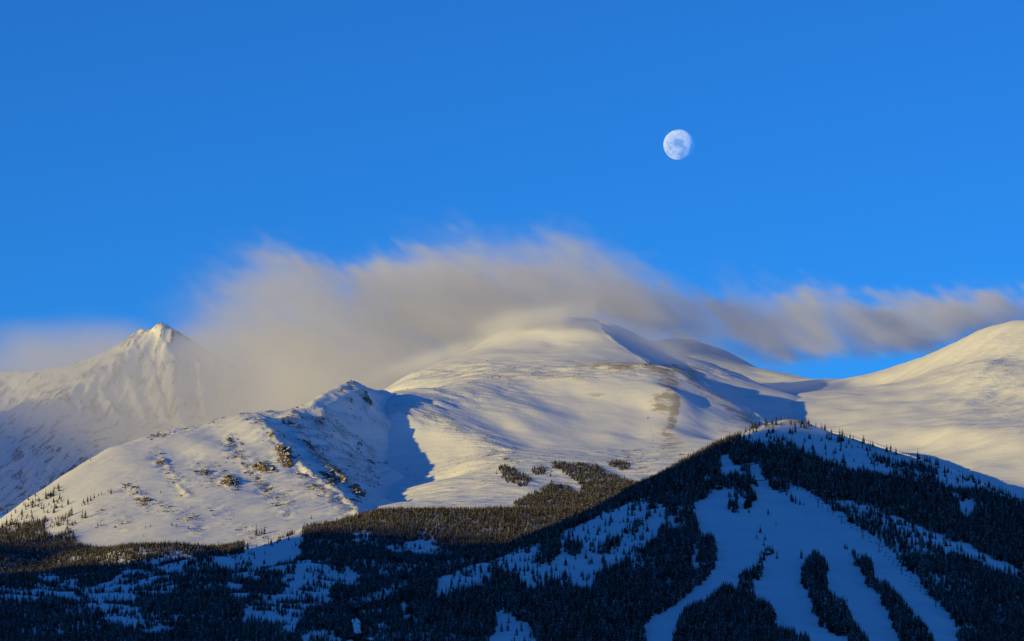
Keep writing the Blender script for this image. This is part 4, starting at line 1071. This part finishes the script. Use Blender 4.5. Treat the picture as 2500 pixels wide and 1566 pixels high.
# ------------------------------------------------------------------ cloud of blowing snow (volumes)
def noise3(shape, lmin, lmax, beta, vox, stretch, seed):
    r = np.random.default_rng(seed)
    nz, ny, nx = shape
    kx = np.fft.fftfreq(nx, vox[0])[None, None, :] * stretch[0]
    ky = np.fft.fftfreq(ny, vox[1])[None, :, None] * stretch[1]
    kz = np.fft.rfftfreq(nz, vox[2])[:, None, None] * stretch[2]
    # streaks drawn out along a line that falls to the lee side
    c, q = math.cos(stretch[3]), math.sin(stretch[3])
    k = np.sqrt((2.6 * (kx * c - kz * q)) ** 2 + ky ** 2 + (kx * q + kz * c) ** 2)
    k[k == 0] = 1e-9
    amp = k ** (-beta / 2 - 1) * (k > 1 / lmax) / (1 + (k * lmin) ** 4)
    g = r.standard_normal(shape)
    f = np.fft.irfftn(np.fft.rfftn(g.transpose(1, 2, 0), axes=(0, 1, 2)) * np.broadcast_to(amp, (kz.shape[0], ny, nx)).transpose(1, 2, 0), s=(ny, nx, nz), axes=(0, 1, 2)).transpose(2, 0, 1)
    return (f / f.std()).astype(np.float32)


def volume_material(name, col, aniso, dens):
    m = bpy.data.materials.new(name); m.use_nodes = True
    nt = m.node_tree; nt.nodes.clear()
    v = node(nt, 'ShaderNodeVolumePrincipled')
    v.inputs['Color'].default_value = (*col, 1)
    v.inputs['Density'].default_value = dens
    v.inputs['Density Attribute'].default_value = 'density'
    v.inputs['Anisotropy'].default_value = aniso
    out = node(nt, 'ShaderNodeOutputMaterial')
    nt.links.new(v.outputs[0], out.inputs['Volume'])
    return m


def fog_volume(name, label, D, lo, hi, mat):
    """fog volume of the densities D[z, y, x] filling the box lo..hi"""
    nz, ny, nx = D.shape
    me = bpy.data.meshes.new(name)
    n = D.size
    me.vertices.add(n)
    X, Y, Z = np.meshgrid(np.linspace(lo[0], hi[0], nx), np.linspace(lo[1], hi[1], ny), np.linspace(lo[2], hi[2], nz), indexing='ij')
    co = np.stack([X.transpose(2, 1, 0), Y.transpose(2, 1, 0), Z.transpose(2, 1, 0)], -1).reshape(-1, 3).astype(np.float32)
    me.vertices.foreach_set('co', co.ravel())
    set_attr(me, 'amount', D)
    o = link(name, me, None, kind='stuff', label=label, category='cloud')
    ng = bpy.data.node_groups.new(name, 'GeometryNodeTree')
    ng.interface.new_socket('Geometry', in_out='INPUT', socket_type='NodeSocketGeometry')
    ng.interface.new_socket('Geometry', in_out='OUTPUT', socket_type='NodeSocketGeometry')
    N, L = ng.nodes, ng.links.new
    gi, go = N.new('NodeGroupInput'), N.new('NodeGroupOutput')
    pos = N.new('GeometryNodeInputPosition')
    sub = N.new('ShaderNodeVectorMath'); sub.operation = 'SUBTRACT'; sub.inputs[1].default_value = lo
    L(pos.outputs[0], sub.inputs[0])
    mul = N.new('ShaderNodeVectorMath'); mul.operation = 'MULTIPLY'
    mul.inputs[1].default_value = tuple((m - 1) / (h - l) for m, l, h in zip((nx, ny, nz), lo, hi))
    L(sub.outputs[0], mul.inputs[0])
    rnd = N.new('ShaderNodeVectorMath'); rnd.operation = 'ADD'; rnd.inputs[1].default_value = (.5, .5, .5)
    L(mul.outputs[0], rnd.inputs[0])
    fl = N.new('ShaderNodeVectorMath'); fl.operation = 'FLOOR'
    L(rnd.outputs[0], fl.inputs[0])
    dot = N.new('ShaderNodeVectorMath'); dot.operation = 'DOT_PRODUCT'; dot.inputs[1].default_value = (1, nx, nx * ny)
    L(fl.outputs[0], dot.inputs[0])
    na = N.new('GeometryNodeInputNamedAttribute'); na.data_type = 'FLOAT'; na.inputs['Name'].default_value = 'amount'
    si = N.new('GeometryNodeSampleIndex'); si.data_type = 'FLOAT'; si.domain = 'POINT'; si.clamp = True
    L(gi.outputs[0], si.inputs['Geometry'])
    L(next(s for s in na.outputs if s.enabled and s.name == 'Attribute'), si.inputs['Value'])
    L(dot.outputs['Value'], si.inputs['Index'])
    vc = N.new('GeometryNodeVolumeCube')
    vc.inputs['Min'].default_value = lo; vc.inputs['Max'].default_value = hi
    vc.inputs['Resolution X'].default_value = nx; vc.inputs['Resolution Y'].default_value = ny; vc.inputs['Resolution Z'].default_value = nz
    L(si.outputs[0], vc.inputs['Density'])
    sm = N.new('GeometryNodeSetMaterial'); sm.inputs['Material'].default_value = mat
    L(vc.outputs[0], sm.inputs['Geometry']); L(sm.outputs[0], go.inputs[0])
    md = o.modifiers.new('fog', 'NODES'); md.node_group = ng
    return o


def summit_cloud():
    lo, hi = (-1500.0, 8650.0, 900.0), (1750.0, 10450.0, 1560.0)
    nx, ny, nz = 330, 64, 100
    x = np.linspace(lo[0], hi[0], nx)[None, None, :]
    y = np.linspace(lo[1], hi[1], ny)[None, :, None]
    z = np.linspace(lo[2], hi[2], nz)[:, None, None]
    px, py = proj(x, np.full_like(y, 9900.0), z)
    px = np.broadcast_to(px, (nz, ny, nx)); py = np.broadcast_to(py, (nz, ny, nx))
    vox = ((hi[0] - lo[0]) / nx, (hi[1] - lo[1]) / ny, (hi[2] - lo[2]) / nz)
    n1 = noise3((nz, ny, nx), 30, 600, 1.8, vox, (1.0, 1.0, 1.0, .42), 81)
    n2 = noise3((nz, ny, nx), 20, 160, 1.4, vox, (1.0, 1.0, 1.0, .5), 82)
    n3 = noise3((nz, ny, nx), 14, 60, 1.2, vox, (1.0, 1.0, 1.0, .5), 83)
    top = np.interp(px[0, 0], [300, 400, 470, 520, 600, 660, 700, 780, 850, 920, 1000, 1100, 1150, 1200, 1280, 1340, 1400, 1450, 1500, 1560, 1620, 1700, 1800, 1880, 1950, 2020, 2100, 2200, 2300, 2400, 2500, 2600],
                    [860, 770, 722, 690, 655, 620, 640, 668, 690, 652, 640, 622, 614, 632, 626, 604, 612, 638, 650, 680, 708, 722, 722, 716, 704, 712, 742, 734, 724, 718, 722, 730])[None, None, :]
    bot = np.interp(px[0, 0], [300, 1400, 1450, 1500, 1550, 1600, 1700, 1800, 1900, 2000, 2080, 2120, 2200, 2300, 2400, 2500, 2600],
                    [1080, 1080, 790, 800, 815, 835, 855, 866, 880, 886, 886, 876, 872, 852, 812, 786, 780])[None, None, :]
    soft = 26
    e = smooth(0, 1, (py - top - 14 + 15 * n1 + 14 * n2 + 8 * n3) / 58) * smooth(0, 1, (bot - py + 9 * n1 + 6 * n2) / 40)
    # right of the summit the bank breaks into slanting streaks
    lee = smooth(1430, 1700, px)
    band = 1 - .7 * lee * np.clip(.35 - .5 * n1 - .2 * n2, 0, 1)
    # open gap in the slanting middle of the right-hand bank
    gap = np.exp(-(((px - 2010) - .9 * (py - 790)) / 38) ** 2) * smooth(740, 800, py) * smooth(1900, 1960, px)
    left = smooth(380, 820, px + 30 * n1) * (1 - .8 * smooth(760, 560, px) * smooth(800, 880, py))
    body = np.clip(1.0 + .5 * n1 + .4 * n2 + .2 * n3, .04, None)
    thick = np.exp(-((y - (9900 - 60 * lee)) / (430 - 200 * lee)) ** 2)
    D = np.clip(e * band * left * (1 - .8 * gap) * body, 0, None) * thick * (1 + .9 * lee)
    # the denser bank that rolls over the lee shoulder
    D = D + 1.5 * thick * np.exp(-(((px - 1580) / 120) ** 2 + ((py - 795 - .34 * (px - 1580)) / 34) ** 2)) * np.clip(.75 + .5 * n1 + .4 * n2, 0, None)
    # wisps that drift across the summit itself
    px, py = proj(x + 0 * y + 0 * z, y + 0 * x + 0 * z, z + 0 * x + 0 * y)
    wy = np.exp(-((y - 8900) / 120) ** 2)
    edge = 762 + .42 * (px - 1430)
    D = D + 1.0 * np.exp(-((y - 8900) / 130) ** 2) * np.exp(-((py - edge) / 26) ** 2) * smooth(1400, 1470, px) * smooth(1760, 1600, px) * np.clip(.5 + .7 * n1 + .5 * n2, 0, None)
    D = D + 2.8 * wy * np.exp(-(((px - 1330) / 120) ** 2 + ((py - 768 - .15 * np.abs(px - 1390)) / 24) ** 2)) * np.clip(.6 + .7 * n1 + .5 * n2, 0, None)
    D = D + 2.2 * wy * np.exp(-(((px - 1100) / 130) ** 2 + ((py - 862 + .28 * (px - 1100)) / 18) ** 2)) * np.clip(.6 + .7 * n1 + .5 * n2, 0, None)
    fog_volume('summit_cloud', 'grey cloud bank of blowing snow streaming over the main summit', np.ascontiguousarray(D, dtype=np.float32), lo, hi,
               volume_material('blowing_snow', (.97, .97, .97), 0.0, .0038))


def snow_veil():
    lo, hi = (-1900.0, 10350.0, 700.0), (-300.0, 12700.0, 1500.0)
    nx, ny, nz = 90, 70, 60
    x = np.linspace(lo[0], hi[0], nx)[None, None, :]
    y = np.linspace(lo[1], hi[1], ny)[None, :, None]
    z = np.linspace(lo[2], hi[2], nz)[:, None, None]
    px, py = proj(x + 0 * y + 0 * z, y + 0 * x + 0 * z, z + 0 * x + 0 * y)
    vox = ((hi[0] - lo[0]) / nx, (hi[1] - lo[1]) / ny, (hi[2] - lo[2]) / nz)
    n1 = noise3((nz, ny, nx), 60, 700, 1.9, vox, (1, 1, 1, .4), 91)
    summit = np.exp(-(((px - 392) / 70) ** 2 + ((py - 800) / 55) ** 2))
    up = smooth(770, 905, py + 14 * n1)
    right = .68 + .4 * smooth(430, 700, px)
    D = np.clip(up * right * (1 + .4 * n1), 0, None) * (1 - .85 * summit)
    f = np.minimum.reduce([smooth(0, .1, np.linspace(0, 1, nx))[None, None, :] + 0 * D, smooth(1, .9, np.linspace(0, 1, nx))[None, None, :] + 0 * D,
                           smooth(0, .12, np.linspace(0, 1, ny))[None, :, None] + 0 * D, smooth(1, .9, np.linspace(0, 1, ny))[None, :, None] + 0 * D])
    fog_volume('snow_veil', 'thin veil of windblown snow hanging before the far fluted peak', np.ascontiguousarray(D * f, dtype=np.float32), lo, hi,
               volume_material('snow_dust', (.97, .97, .97), 0.0, .0014))


summit_cloud()
snow_veil()

# ------------------------------------------------------------------ rocks
def rock_material(name, dark, light):
    m, nt, b = new_mat(name)
    L = nt.links.new
    tc = node(nt, 'ShaderNodeTexCoord'); geo = node(nt, 'ShaderNodeNewGeometry')
    n = node(nt, 'ShaderNodeTexNoise', i_Scale=0.5, i_Detail=4.0); L(geo.outputs['Position'], n.inputs['Vector'])
    c = node(nt, 'ShaderNodeMix', data_type='RGBA')
    c.inputs[6].default_value = (*dark, 1); c.inputs[7].default_value = (*light, 1)
    L(n.outputs['Fac'], c.inputs[0])
    sx_ = node(nt, 'ShaderNodeSeparateXYZ'); L(geo.outputs['True Normal'], sx_.inputs[0])
    ad = node(nt, 'ShaderNodeMath', operation='MULTIPLY_ADD', i_1=.5); L(n.outputs['Fac'], ad.inputs[0]); L(sx_.outputs['Z'], ad.inputs[2])
    r = node(nt, 'ShaderNodeMapRange', interpolation_type='SMOOTHSTEP'); r.inputs[1].default_value = .78; r.inputs[2].default_value = .95
    L(ad.outputs[0], r.inputs[0])
    s_ = node(nt, 'ShaderNodeMix', data_type='RGBA'); s_.inputs[7].default_value = (.85, .86, .87, 1)   # snow lying on the ledges
    L(r.outputs[0], s_.inputs[0]); L(c.outputs[2], s_.inputs[6]); L(s_.outputs[2], b.inputs['Base Color'])
    b.inputs['Roughness'].default_value = .9
    return m


MAT_ROCK = rock_material('crag_rock', (.055, .044, .033), (.24, .16, .088))
MAT_SCREE = rock_material('scree_rock', (.05, .045, .042), (.16, .135, .11))


def hull_block(bm, centre, size, r):
    """angular block: the hull of random points on an ellipsoid"""
    vs = []
    for _ in range(13):
        d = Vector((r.gauss(0, 1), r.gauss(0, 1), r.gauss(0, 1))).normalized()
        vs.append(bm.verts.new(Vector(centre) + Vector((d.x * size[0], d.y * size[1], d.z * size[2])) * r.uniform(.8, 1.1)))
    import bmesh
    res = bmesh.ops.convex_hull(bm, input=vs)
    bmesh.ops.delete(bm, geom=[v for v in res['geom_interior'] if isinstance(v, bmesh.types.BMVert)], context='VERTS')


def build_rocks():
    import bmesh
    r = random.Random(31)
    shapes = []
    for k in range(4):
        bm = bmesh.new()
        hull_block(bm, (0, 0, .15), (1, .8, .6), r)
        me = bpy.data.meshes.new('boulder'); bm.to_mesh(me); bm.free(); me.materials.append(MAT_SCREE)
        shapes.append(me)
    P, S = [], []
    g = np.random.default_rng(32)
    for key, want in (('H', 8000), ('M', 2400)):
        L = LAYERS[key]
        w = np.clip(self_rocks[key], 0, 1.4).copy()
        px, py = proj(L.X, L.Y, L.Z)
        w *= (px > -20) & (px < 2520) & (L.Z >= top_z(L.X, L.Y, (key,)) - .5)
        cl = fft_noise(L.nx, L.ny, L.dx, L.dy, 12, 90, 1.3, 1, .35, math.radians(-38), 33)
        w = w ** 1.6 * np.clip(cl + .2, 0, None) ** 1.5
        w = w.ravel() / w.sum()
        i = g.choice(w.size, want, p=w)
        x = L.X.ravel()[i] + g.uniform(-3, 3, want); y = L.Y.ravel()[i] + g.uniform(-3, 3, want)
        P.append(np.stack([x, y, L.z(x, y)], 1))
        S.append(np.exp(g.normal(.35 if key == 'H' else .1, .5, want)))
    P, S = np.concatenate(P), np.clip(np.concatenate(S), .6, 4.5)
    n = len(P)
    scatter('scree', 'loose dark stones half buried in the snow on the rocky ribs', 'stones', P, g.integers(0, 4, n), np.stack([g.uniform(-.3, .3, n), g.uniform(-.3, .3, n), g.uniform(0, 6.28, n)], 1),
            np.stack([S * g.uniform(.8, 1.4, n), S, S * g.uniform(.7, 1.2, n)], 1), shapes)
    crags = [(692, 1098, 15, 34, 16, 'tall brown crag, highest of the dark cliffs in the middle of the sunlit hill'), (700, 1128, 13, 26, 14, 'brown crag directly below the highest cliff on the sunlit hill'),
             (641, 1141, 22, 22, 13, 'orange-brown crag left of the highest cliff on the sunlit hill'), (658, 1150, 16, 18, 8, 'dark broken crag joined to the right of the orange-brown crag'),
             (797, 1160, 20, 20, 12, 'brown crag at the upper end of the lower rock rib'), (826, 1176, 18, 20, 12, 'brown crag in the middle of the lower rock rib'),
             (873, 1203, 15, 26, 13, 'dark steep crag at the lower end of the rock rib beside the blue shadow'), (560, 1176, 20, 20, 9, 'snow-crusted crag left of the orange-brown crag'),
             (500, 1152, 16, 14, 7, 'small broken crag on the left shoulder of the sunlit hill'), (348, 1222, 16, 14, 9, 'small dark crag above the scattered trees on the left slope'),
             (606, 1155, 9, 7, 5, 'single dark boulder on smooth snow left of the brown cliffs'), (895, 966, 12, 16, 6, 'dark rocks on the ridge just below the pointed top'),
             (905, 1130, 10, 18, 6, 'dark rock ledge in the blue shadow of the pointed top'), (880, 1100, 8, 14, 5, 'narrow rock ledge high in the blue shadow')]
    for px, py, wx, wy, hz, lab in crags:
        p = hit(px, py)
        bm = bmesh.new()
        for k in range(26):
            a, q = r.uniform(0, 6.28), math.sqrt(r.random())
            sz = hz * r.uniform(.22, .5)
            ox, oy = wx * q * math.cos(a), wy * q * math.sin(a)
            gz = float(top_z(np.array(p.x + ox), np.array(p.y + oy))) - p.z
            hull_block(bm, (ox, oy, gz + .35 * hz * (1 - q) * r.uniform(.4, 1.2)), (sz * r.uniform(.8, 1.3), sz * r.uniform(.8, 1.4), sz * r.uniform(.9, 1.6)), r)
        me = bpy.data.meshes.new('rock_outcrop'); bm.to_mesh(me); bm.free()
        o = link('rock_outcrop', me, MAT_ROCK, label=lab, category='rock', group='brown crags of the sunlit hill')
        o.location = p


build_rocks()

# ------------------------------------------------------------------ chairlift, huts, fences
MAT_STEEL = plain('painted_steel', (0.05, 0.055, 0.06), .5, .2, 2)
MAT_SEAT = plain('chair_seat', (0.035, 0.035, 0.04), .6, .2, 3)
MAT_WOOD = plain('weathered_boards', (0.085, 0.06, 0.042), .85, .35, 1.5)
MAT_ROOF = plain('roof_metal', (0.07, 0.075, 0.08), .5, .2, 1)
MAT_CAP = plain('roof_snow', (0.82, 0.83, 0.85), .8, .05, 1)
MAT_GLASS = plain('window_glass', (0.03, 0.035, 0.045), .15, .1, 1)


def add_box(bm, c, s, rot=None):
    import bmesh
    from mathutils import Matrix
    m = Matrix.Translation(Vector(c)) @ (rot.to_4x4() if rot else Matrix.Identity(4)) @ Matrix.Diagonal((*s, 1))
    bmesh.ops.create_cube(bm, size=1, matrix=m)


def add_rod(bm, a, b, r0, r1, n=8):
    import bmesh
    a, b = Vector(a), Vector(b)
    d = b - a
    m = (d.to_track_quat('Z', 'Y').to_matrix()).to_4x4()
    m.translation = (a + b) / 2
    bmesh.ops.create_cone(bm, cap_ends=True, segments=n, radius1=r0, radius2=r1, depth=d.length, matrix=m)


def part(name, build, mat, parent, bevel=0.0):
    import bmesh
    bm = bmesh.new()
    build(bm)
    if bevel:
        bmesh.ops.bevel(bm, geom=list(bm.edges), offset=bevel, segments=1, affect='EDGES')
    me = bpy.data.meshes.new(name); bm.to_mesh(me); bm.free()
    return link(name, me, mat, parent)


def empty(name, loc, rz, label, cat, group=None):
    e = bpy.data.objects.new(name, None)
    COL.objects.link(e)
    e.location = loc
    e.rotation_euler = (0, 0, rz)
    e['label'] = label; e['category'] = cat
    if group:
        e['group'] = group
    return e


def chairlift():
    feet = [(505, 246, 10.5), (680, 394, 11.5), (875, 526, 9.5), (1052, 656, 10.5), (1190, 768, 11.5), (1380, 951, 10.5), (1665, 1226, 11)]
    names = ['topmost', 'second', 'third', 'fourth', 'fifth', 'sixth', 'lowest']
    base = [hit(*cpx(8, x, y)) for x, y, h in feet]
    d = (base[-1] - base[0]); d.z = 0; d.normalize()
    rz = math.atan2(d.y, d.x)
    tops = []
    G = 2.6
    for p, (x, y, h), nm in zip(base, feet, names):
        e = empty('lift_tower', p, rz, nm + ' dark steel chairlift tower down the right side of the open ski run', 'lift tower', 'chairlift towers')
        part('mast', lambda bm: add_rod(bm, (0, 0, -1), (0, 0, h), .6, .45, 10), MAT_STEEL, e)
        part('crossarm', lambda bm: (add_box(bm, (0, 0, h), (.7, 2 * G + .8, .7))), MAT_STEEL, e)
        for sgn in (-1, 1):
            w = part('sheave_train', lambda bm: (add_box(bm, (0, sgn * G, h + .35), (3.4, .18, .22)), [add_rod(bm, (k, sgn * G - .12, h + .5), (k, sgn * G + .12, h + .5), .22, .22, 8) for k in (-1.4, -.7, 0, .7, 1.4)]), MAT_STEEL, e)
        part('ladder', lambda bm: [add_box(bm, (-.5, 0, k * .6), (.05, .5, .05)) for k in range(1, int(h / .6))] + [add_box(bm, (-.5, q, h / 2), (.05, .05, h)) for q in (-.25, .25)], MAT_STEEL, e)
        tops.append(p + Vector((0, 0, h + .75)))
    side = Vector((-d.y, d.x, 0))
    ends = [tops[0] - d * 60 + Vector((0, 0, 3))] + tops + [tops[-1] + d * 120 - Vector((0, 0, 22))]
    rope_lines = []
    for sgn, nm in ((-1, 'upper'), (1, 'lower')):
        pts = []
        for a, b in zip(ends[:-1], ends[1:]):
            L_ = (b - a).length
            for k in range(12):
                t = k / 12
                pts.append(a.lerp(b, t) + side * (sgn * G) - Vector((0, 0, 4 * t * (1 - t) * L_ * .018)))
        pts.append(ends[-1] + side * (sgn * G))
        rope_lines.append(pts)
        part_me = []

        def rope(bm, pts=pts):
            for a, b in zip(pts[:-1], pts[1:]):
                add_rod(bm, a, b, .035, .035, 5)
        import bmesh
        bm = bmesh.new(); rope(bm)
        me = bpy.data.meshes.new('haul_rope'); bm.to_mesh(me); bm.free()
        link('haul_rope', me, MAT_STEEL, label=('haul rope of the chairlift on the side nearer the open run' if sgn < 0 else 'haul rope of the chairlift on the side nearer the forest'), category='rope')
    # chairs hang evenly from both ropes; one is built, the rest are copies
    proto = None
    for side_i, pts in enumerate(rope_lines):
        seg = [0.0]
        for a, b in zip(pts[:-1], pts[1:]):
            seg.append(seg[-1] + (b - a).length)
        total = seg[-1]
        step = 42.0
        k = 8.0 + 11 * side_i
        n_chair = 0
        while k < total - 60:
            j = max(i for i in range(len(seg)) if seg[i] <= k)
            p = pts[j].lerp(pts[j + 1], (k - seg[j]) / (seg[j + 1] - seg[j]))
            k += step
            if min((p - (t + side * (G * (1 if side_i else -1)))).length for t in tops) < 3.5:
                continue
            n_chair += 1
            lab = 'small empty chair on the %s rope of the chairlift, %s from the top' % ('forest-side' if side_i else 'run-side', nth(n_chair))
            if proto is None:
                e = empty('lift_chair', p, rz, lab, 'lift chair', 'chairs hanging on the chairlift')
                part('hanger', lambda bm: (add_rod(bm, (0, 0, 0), (.15, 0, -2.0), .06, .06, 6), add_box(bm, (.15, 0, -2.0), (.08, 2.3, .08)), add_rod(bm, (.15, 1.15, -2.0), (.25, 1.15, -3.0), .04, .04, 6), add_rod(bm, (.15, -1.15, -2.0), (.25, -1.15, -3.0), .04, .04, 6)), MAT_STEEL, e)
                part('seat', lambda bm: add_box(bm, (.0, 0, -3.0), (.55, 2.5, .14)), MAT_SEAT, e, .03)
                part('backrest', lambda bm: add_box(bm, (.3, 0, -2.65), (.12, 2.5, .6)), MAT_SEAT, e, .03)
                proto = e
            else:
                e = proto.copy(); COL.objects.link(e)
                e.location = p; e['label'] = lab
                for ch in proto.children:
                    c = ch.copy(); COL.objects.link(c); c.parent = e


chairlift()


def hut(loc, rz, w, d, h, label, cat, slope=.32, posts=False):
    e = empty(cat.replace(' ', '_'), loc, rz, label, cat)
    lift = 2.2 if posts else 0
    part('wall', lambda bm: add_box(bm, (0, 0, lift + h / 2 - .5), (w, d, h + 1 - lift * 0)), MAT_WOOD, e)

    def roof(bm):
        rise = d * slope
        o_ = .8
        a = math.atan2(rise, d / 2)
        L_ = math.hypot(rise, d / 2) + o_
        from mathutils import Matrix
        for s_ in (-1, 1):
            m = Matrix.Rotation(s_ * a * -1, 3, 'X')
            add_box(bm, (0, s_ * (d / 4 + o_ * .4), lift + h + rise / 2 - .1), (w + 1.6, L_, .28), m)
    r = part('roof', roof, MAT_ROOF, e)

    def snow(bm):
        rise = d * slope
        a = math.atan2(rise, d / 2)
        L_ = math.hypot(rise, d / 2) + .4
        from mathutils import Matrix
        for s_ in (-1, 1):
            add_box(bm, (0, s_ * (d / 4 + .3), lift + h + rise / 2 + .28), (w + 1.2, L_, .5), Matrix.Rotation(-s_ * a, 3, 'X'))
    part('snow_cap', snow, MAT_CAP, r, .12)
    part('door', lambda bm: add_box(bm, (-w * .3, -d / 2 - .06, lift + 1.05), (1.1, .12, 2.1)), MAT_STEEL, e)
    for k in (0, .28):
        wn = part('window', lambda bm: add_box(bm, (w * k, -d / 2 - .05, lift + h * .58), (1.5, .1, 1.1)), MAT_GLASS, e)
        part('frame', lambda bm: [add_box(bm, (w * k + q * .8, -d / 2 - .08, lift + h * .58), (.12, .14, 1.3)) for q in (-1, 1)] + [add_box(bm, (w * k, -d / 2 - .08, lift + h * .58 + q * .6), (1.7, .14, .12)) for q in (-1, 1)], MAT_WOOD, wn)
    return e


def terminal():
    p = hit(1824, 1147)
    e = empty('lift_terminal', p, math.radians(12), 'dark wedge-roofed lift terminal on the snowy shelf near the top of the ski hill', 'lift terminal')
    part('housing', lambda bm: add_box(bm, (0, 0, 5.4), (12, 4.5, 2.6)), MAT_ROOF, e, .4)
    part('canopy', lambda bm: add_box(bm, (1.5, 0, 7.1), (17, 6, .7)), MAT_STEEL, e, .2)
    part('snow_cap', lambda bm: add_box(bm, (1.5, 0, 7.65), (16.4, 5.6, .5)), MAT_CAP, e, .15)
    for x in (-4, 4):
        part('leg', lambda bm: add_rod(bm, (x, 0, -1), (x, 0, 4.3), .6, .5, 10), MAT_STEEL, e)
    part('booth', lambda bm: add_box(bm, (-8.5, -1, 1.3), (3.2, 3, 3.6)), MAT_WOOD, e, .05)
    p2 = hit(1841, 1167)
    m = empty('light_mast', p2, 0, 'tall thin mast with three short crossarms beside the lift terminal', 'mast')
    part('pole', lambda bm: add_rod(bm, (0, 0, -1), (0, 0, 17), .28, .16, 8), MAT_STEEL, m)
    for z in (12.2, 14, 15.6):
        part('crossarm', lambda bm: add_box(bm, (1.5, 0, z), (3, .3, .35)), MAT_STEEL, m)


terminal()
hut(hit(1754, 1195), 0, 8, 6, 3.0, 'small hut with a snowy gable roof at the forest edge above the upper run', 'hut', .3)
hut(hit(1871, 1356), .1, 9, 6, 2.8, 'low dark cabin half hidden in the tree clump in the middle of the run', 'cabin', .25)


def board_fence():
    p = hit(1857, 1175)
    e = empty('snow_fence', p, 0, 'low dark board fence across the neck of the upper run', 'fence')
    for k in range(7):
        x = -5.4 + k * 1.8
        part('post', lambda bm: add_box(bm, (x, .1, .5), (.16, .16, 2.4)), MAT_WOOD, e)
    for k in range(4):
        part('board', lambda bm: add_box(bm, (0, 0, .35 + k * .38), (11.2, .06, .26)), MAT_WOOD, e)


board_fence()


def berm(a, b, label, nposts):
    """a low windrow of ploughed snow along a line of short posts"""
    n = 26
    e = None
    pts = [hit(a[0] + (b[0] - a[0]) * t, a[1] + (b[1] - a[1]) * t) for t in np.linspace(0, 1, n)]
    d = (pts[-1] - pts[0]).normalized()
    sd = Vector((-d.y, d.x, 0)).normalized()
    e = empty('snow_bank', pts[0], 0, label, 'snow bank')
    v, f = [], []
    r = random.Random(4)
    for i, p in enumerate(pts):
        q = p - pts[0]
        end = min(1, i / 2, (n - 1 - i) / 2)
        h = (1.3 + r.uniform(-.15, .15)) * end
        for w, z in ((-2.2, -.4), (-1.0, .5 * h), (-.3, h), (.3, h * .95), (.9, .4 * h), (1.8, -.4)):
            v.append(q + sd * w + Vector((0, 0, z)))
    for i in range(n - 1):
        for k in range(5):
            f.append((i * 6 + k, i * 6 + k + 1, i * 6 + k + 7, i * 6 + k + 6))
    link('bank', py_mesh('bank', v, f, [MAT_CAP], True), None, e)
    for k in range(nposts):
        q = pts[int((k + 1) * (n - 1) / nposts)] - pts[0]
        part('post', lambda bm: add_rod(bm, q - Vector((0, 0, .5)), q + Vector((0, 0, 2.6)), .16, .13, 6), MAT_WOOD, e)


berm((1956, 1241), (2014, 1297), 'long straight snow bank with posts running down the open run', 4)
berm((2025, 1304), (2038, 1315), 'short snow bank below the long straight one on the run', 2)


# ------------------------------------------------------------------ near pine top at the bottom edge
def near_pine():
    r = random.Random(77)
    tip = Vector(pt(872, 1486, 150.0))
    H_ = 12.0
    foot = tip - Vector((0, 0, H_))
    e = empty('pine_tree', foot, 0, 'near black pine top with clumps of snow at the bottom edge', 'tree')
    m = plain('dark_pine_needles', (0.010, 0.014, 0.008), .7, .4, 20)
    part('trunk', lambda bm: add_rod(bm, (0, 0, -.5), (0, 0, H_ - .1), .16, .01, 8), MAT_BARK, e)
    v, f = [], []

    def tuft(c, d, n, ln):
        for _ in range(n):
            q = (d + Vector((r.gauss(0, .55), r.gauss(0, .55), r.gauss(0, .5)))).normalized() * ln * r.uniform(.6, 1.1)
            s_ = q.cross(Vector((r.gauss(0, 1), r.gauss(0, 1), r.gauss(0, 1)))).normalized() * .007
            o_ = c + Vector((r.gauss(0, .02), r.gauss(0, .02), r.gauss(0, .02)))
            k = len(v)
            v.extend([o_ - s_, o_ + s_, o_ + q])
            f.append((k, k + 1, k + 2))
    branches = []
    z = H_ - .05
    while z > H_ - 5:
        drop = H_ - z
        R = .06 + .42 * drop ** .8
        for k in range(5 if drop < 2.5 else 7):
            a = r.uniform(0, 6.28)
            ln = R * r.uniform(.7, 1.15)
            end = Vector((ln * math.cos(a), ln * math.sin(a), z + .12 * ln))
            st = Vector((0, 0, z - .1 * ln))
            branches.append((st, end))
            for t in np.linspace(.25, 1, max(3, int(ln / .08))):
                tuft(st.lerp(end, float(t)), (end - st).normalized() * .6 + Vector((0, 0, .5)), 26, .12)
        z -= r.uniform(.16, .22)
    for k in range(10):
        tuft(Vector((0, 0, H_ - .4 + .04 * k)), Vector((0, 0, 1)), 34, .13)
    link('needles', py_mesh('needles', v, f, [m]), None, e)
    for st, end in branches:
        pass
    part('branches', lambda bm: [add_rod(bm, a, b, .018, .006, 5) for a, b in branches], MAT_BARK, e)
    # loads of snow caught between the boughs
    import bmesh
    for (x, z, sx_, sz_) in ((.02, H_ - .74, .17, .27), (-.17, H_ - .56, .07, .08), (.05, H_ - .98, .16, .16), (.62, H_ - 1.35, .12, .07), (-.3, H_ - 1.5, .16, .09)):
        bm = bmesh.new()
        bmesh.ops.create_icosphere(bm, subdivisions=3, radius=1)
        for q in bm.verts:
            n_ = q.co.normalized()
            w = 1 + .18 * math.sin(5 * n_.x + 3 * n_.z + x * 9) + .1 * math.sin(9 * n_.z + 4 * n_.y)
            q.co = Vector((n_.x * sx_ * w, n_.y * sx_ * w, n_.z * sz_ * w))
        me = bpy.data.meshes.new('snow_clump'); bm.to_mesh(me); bm.free()
        me.polygons.foreach_set('use_smooth', np.ones(len(me.polygons), bool))
        o = link('snow_clump', me, MAT_CAP, e)
        o.location = (x, -.28, z)


near_pine()
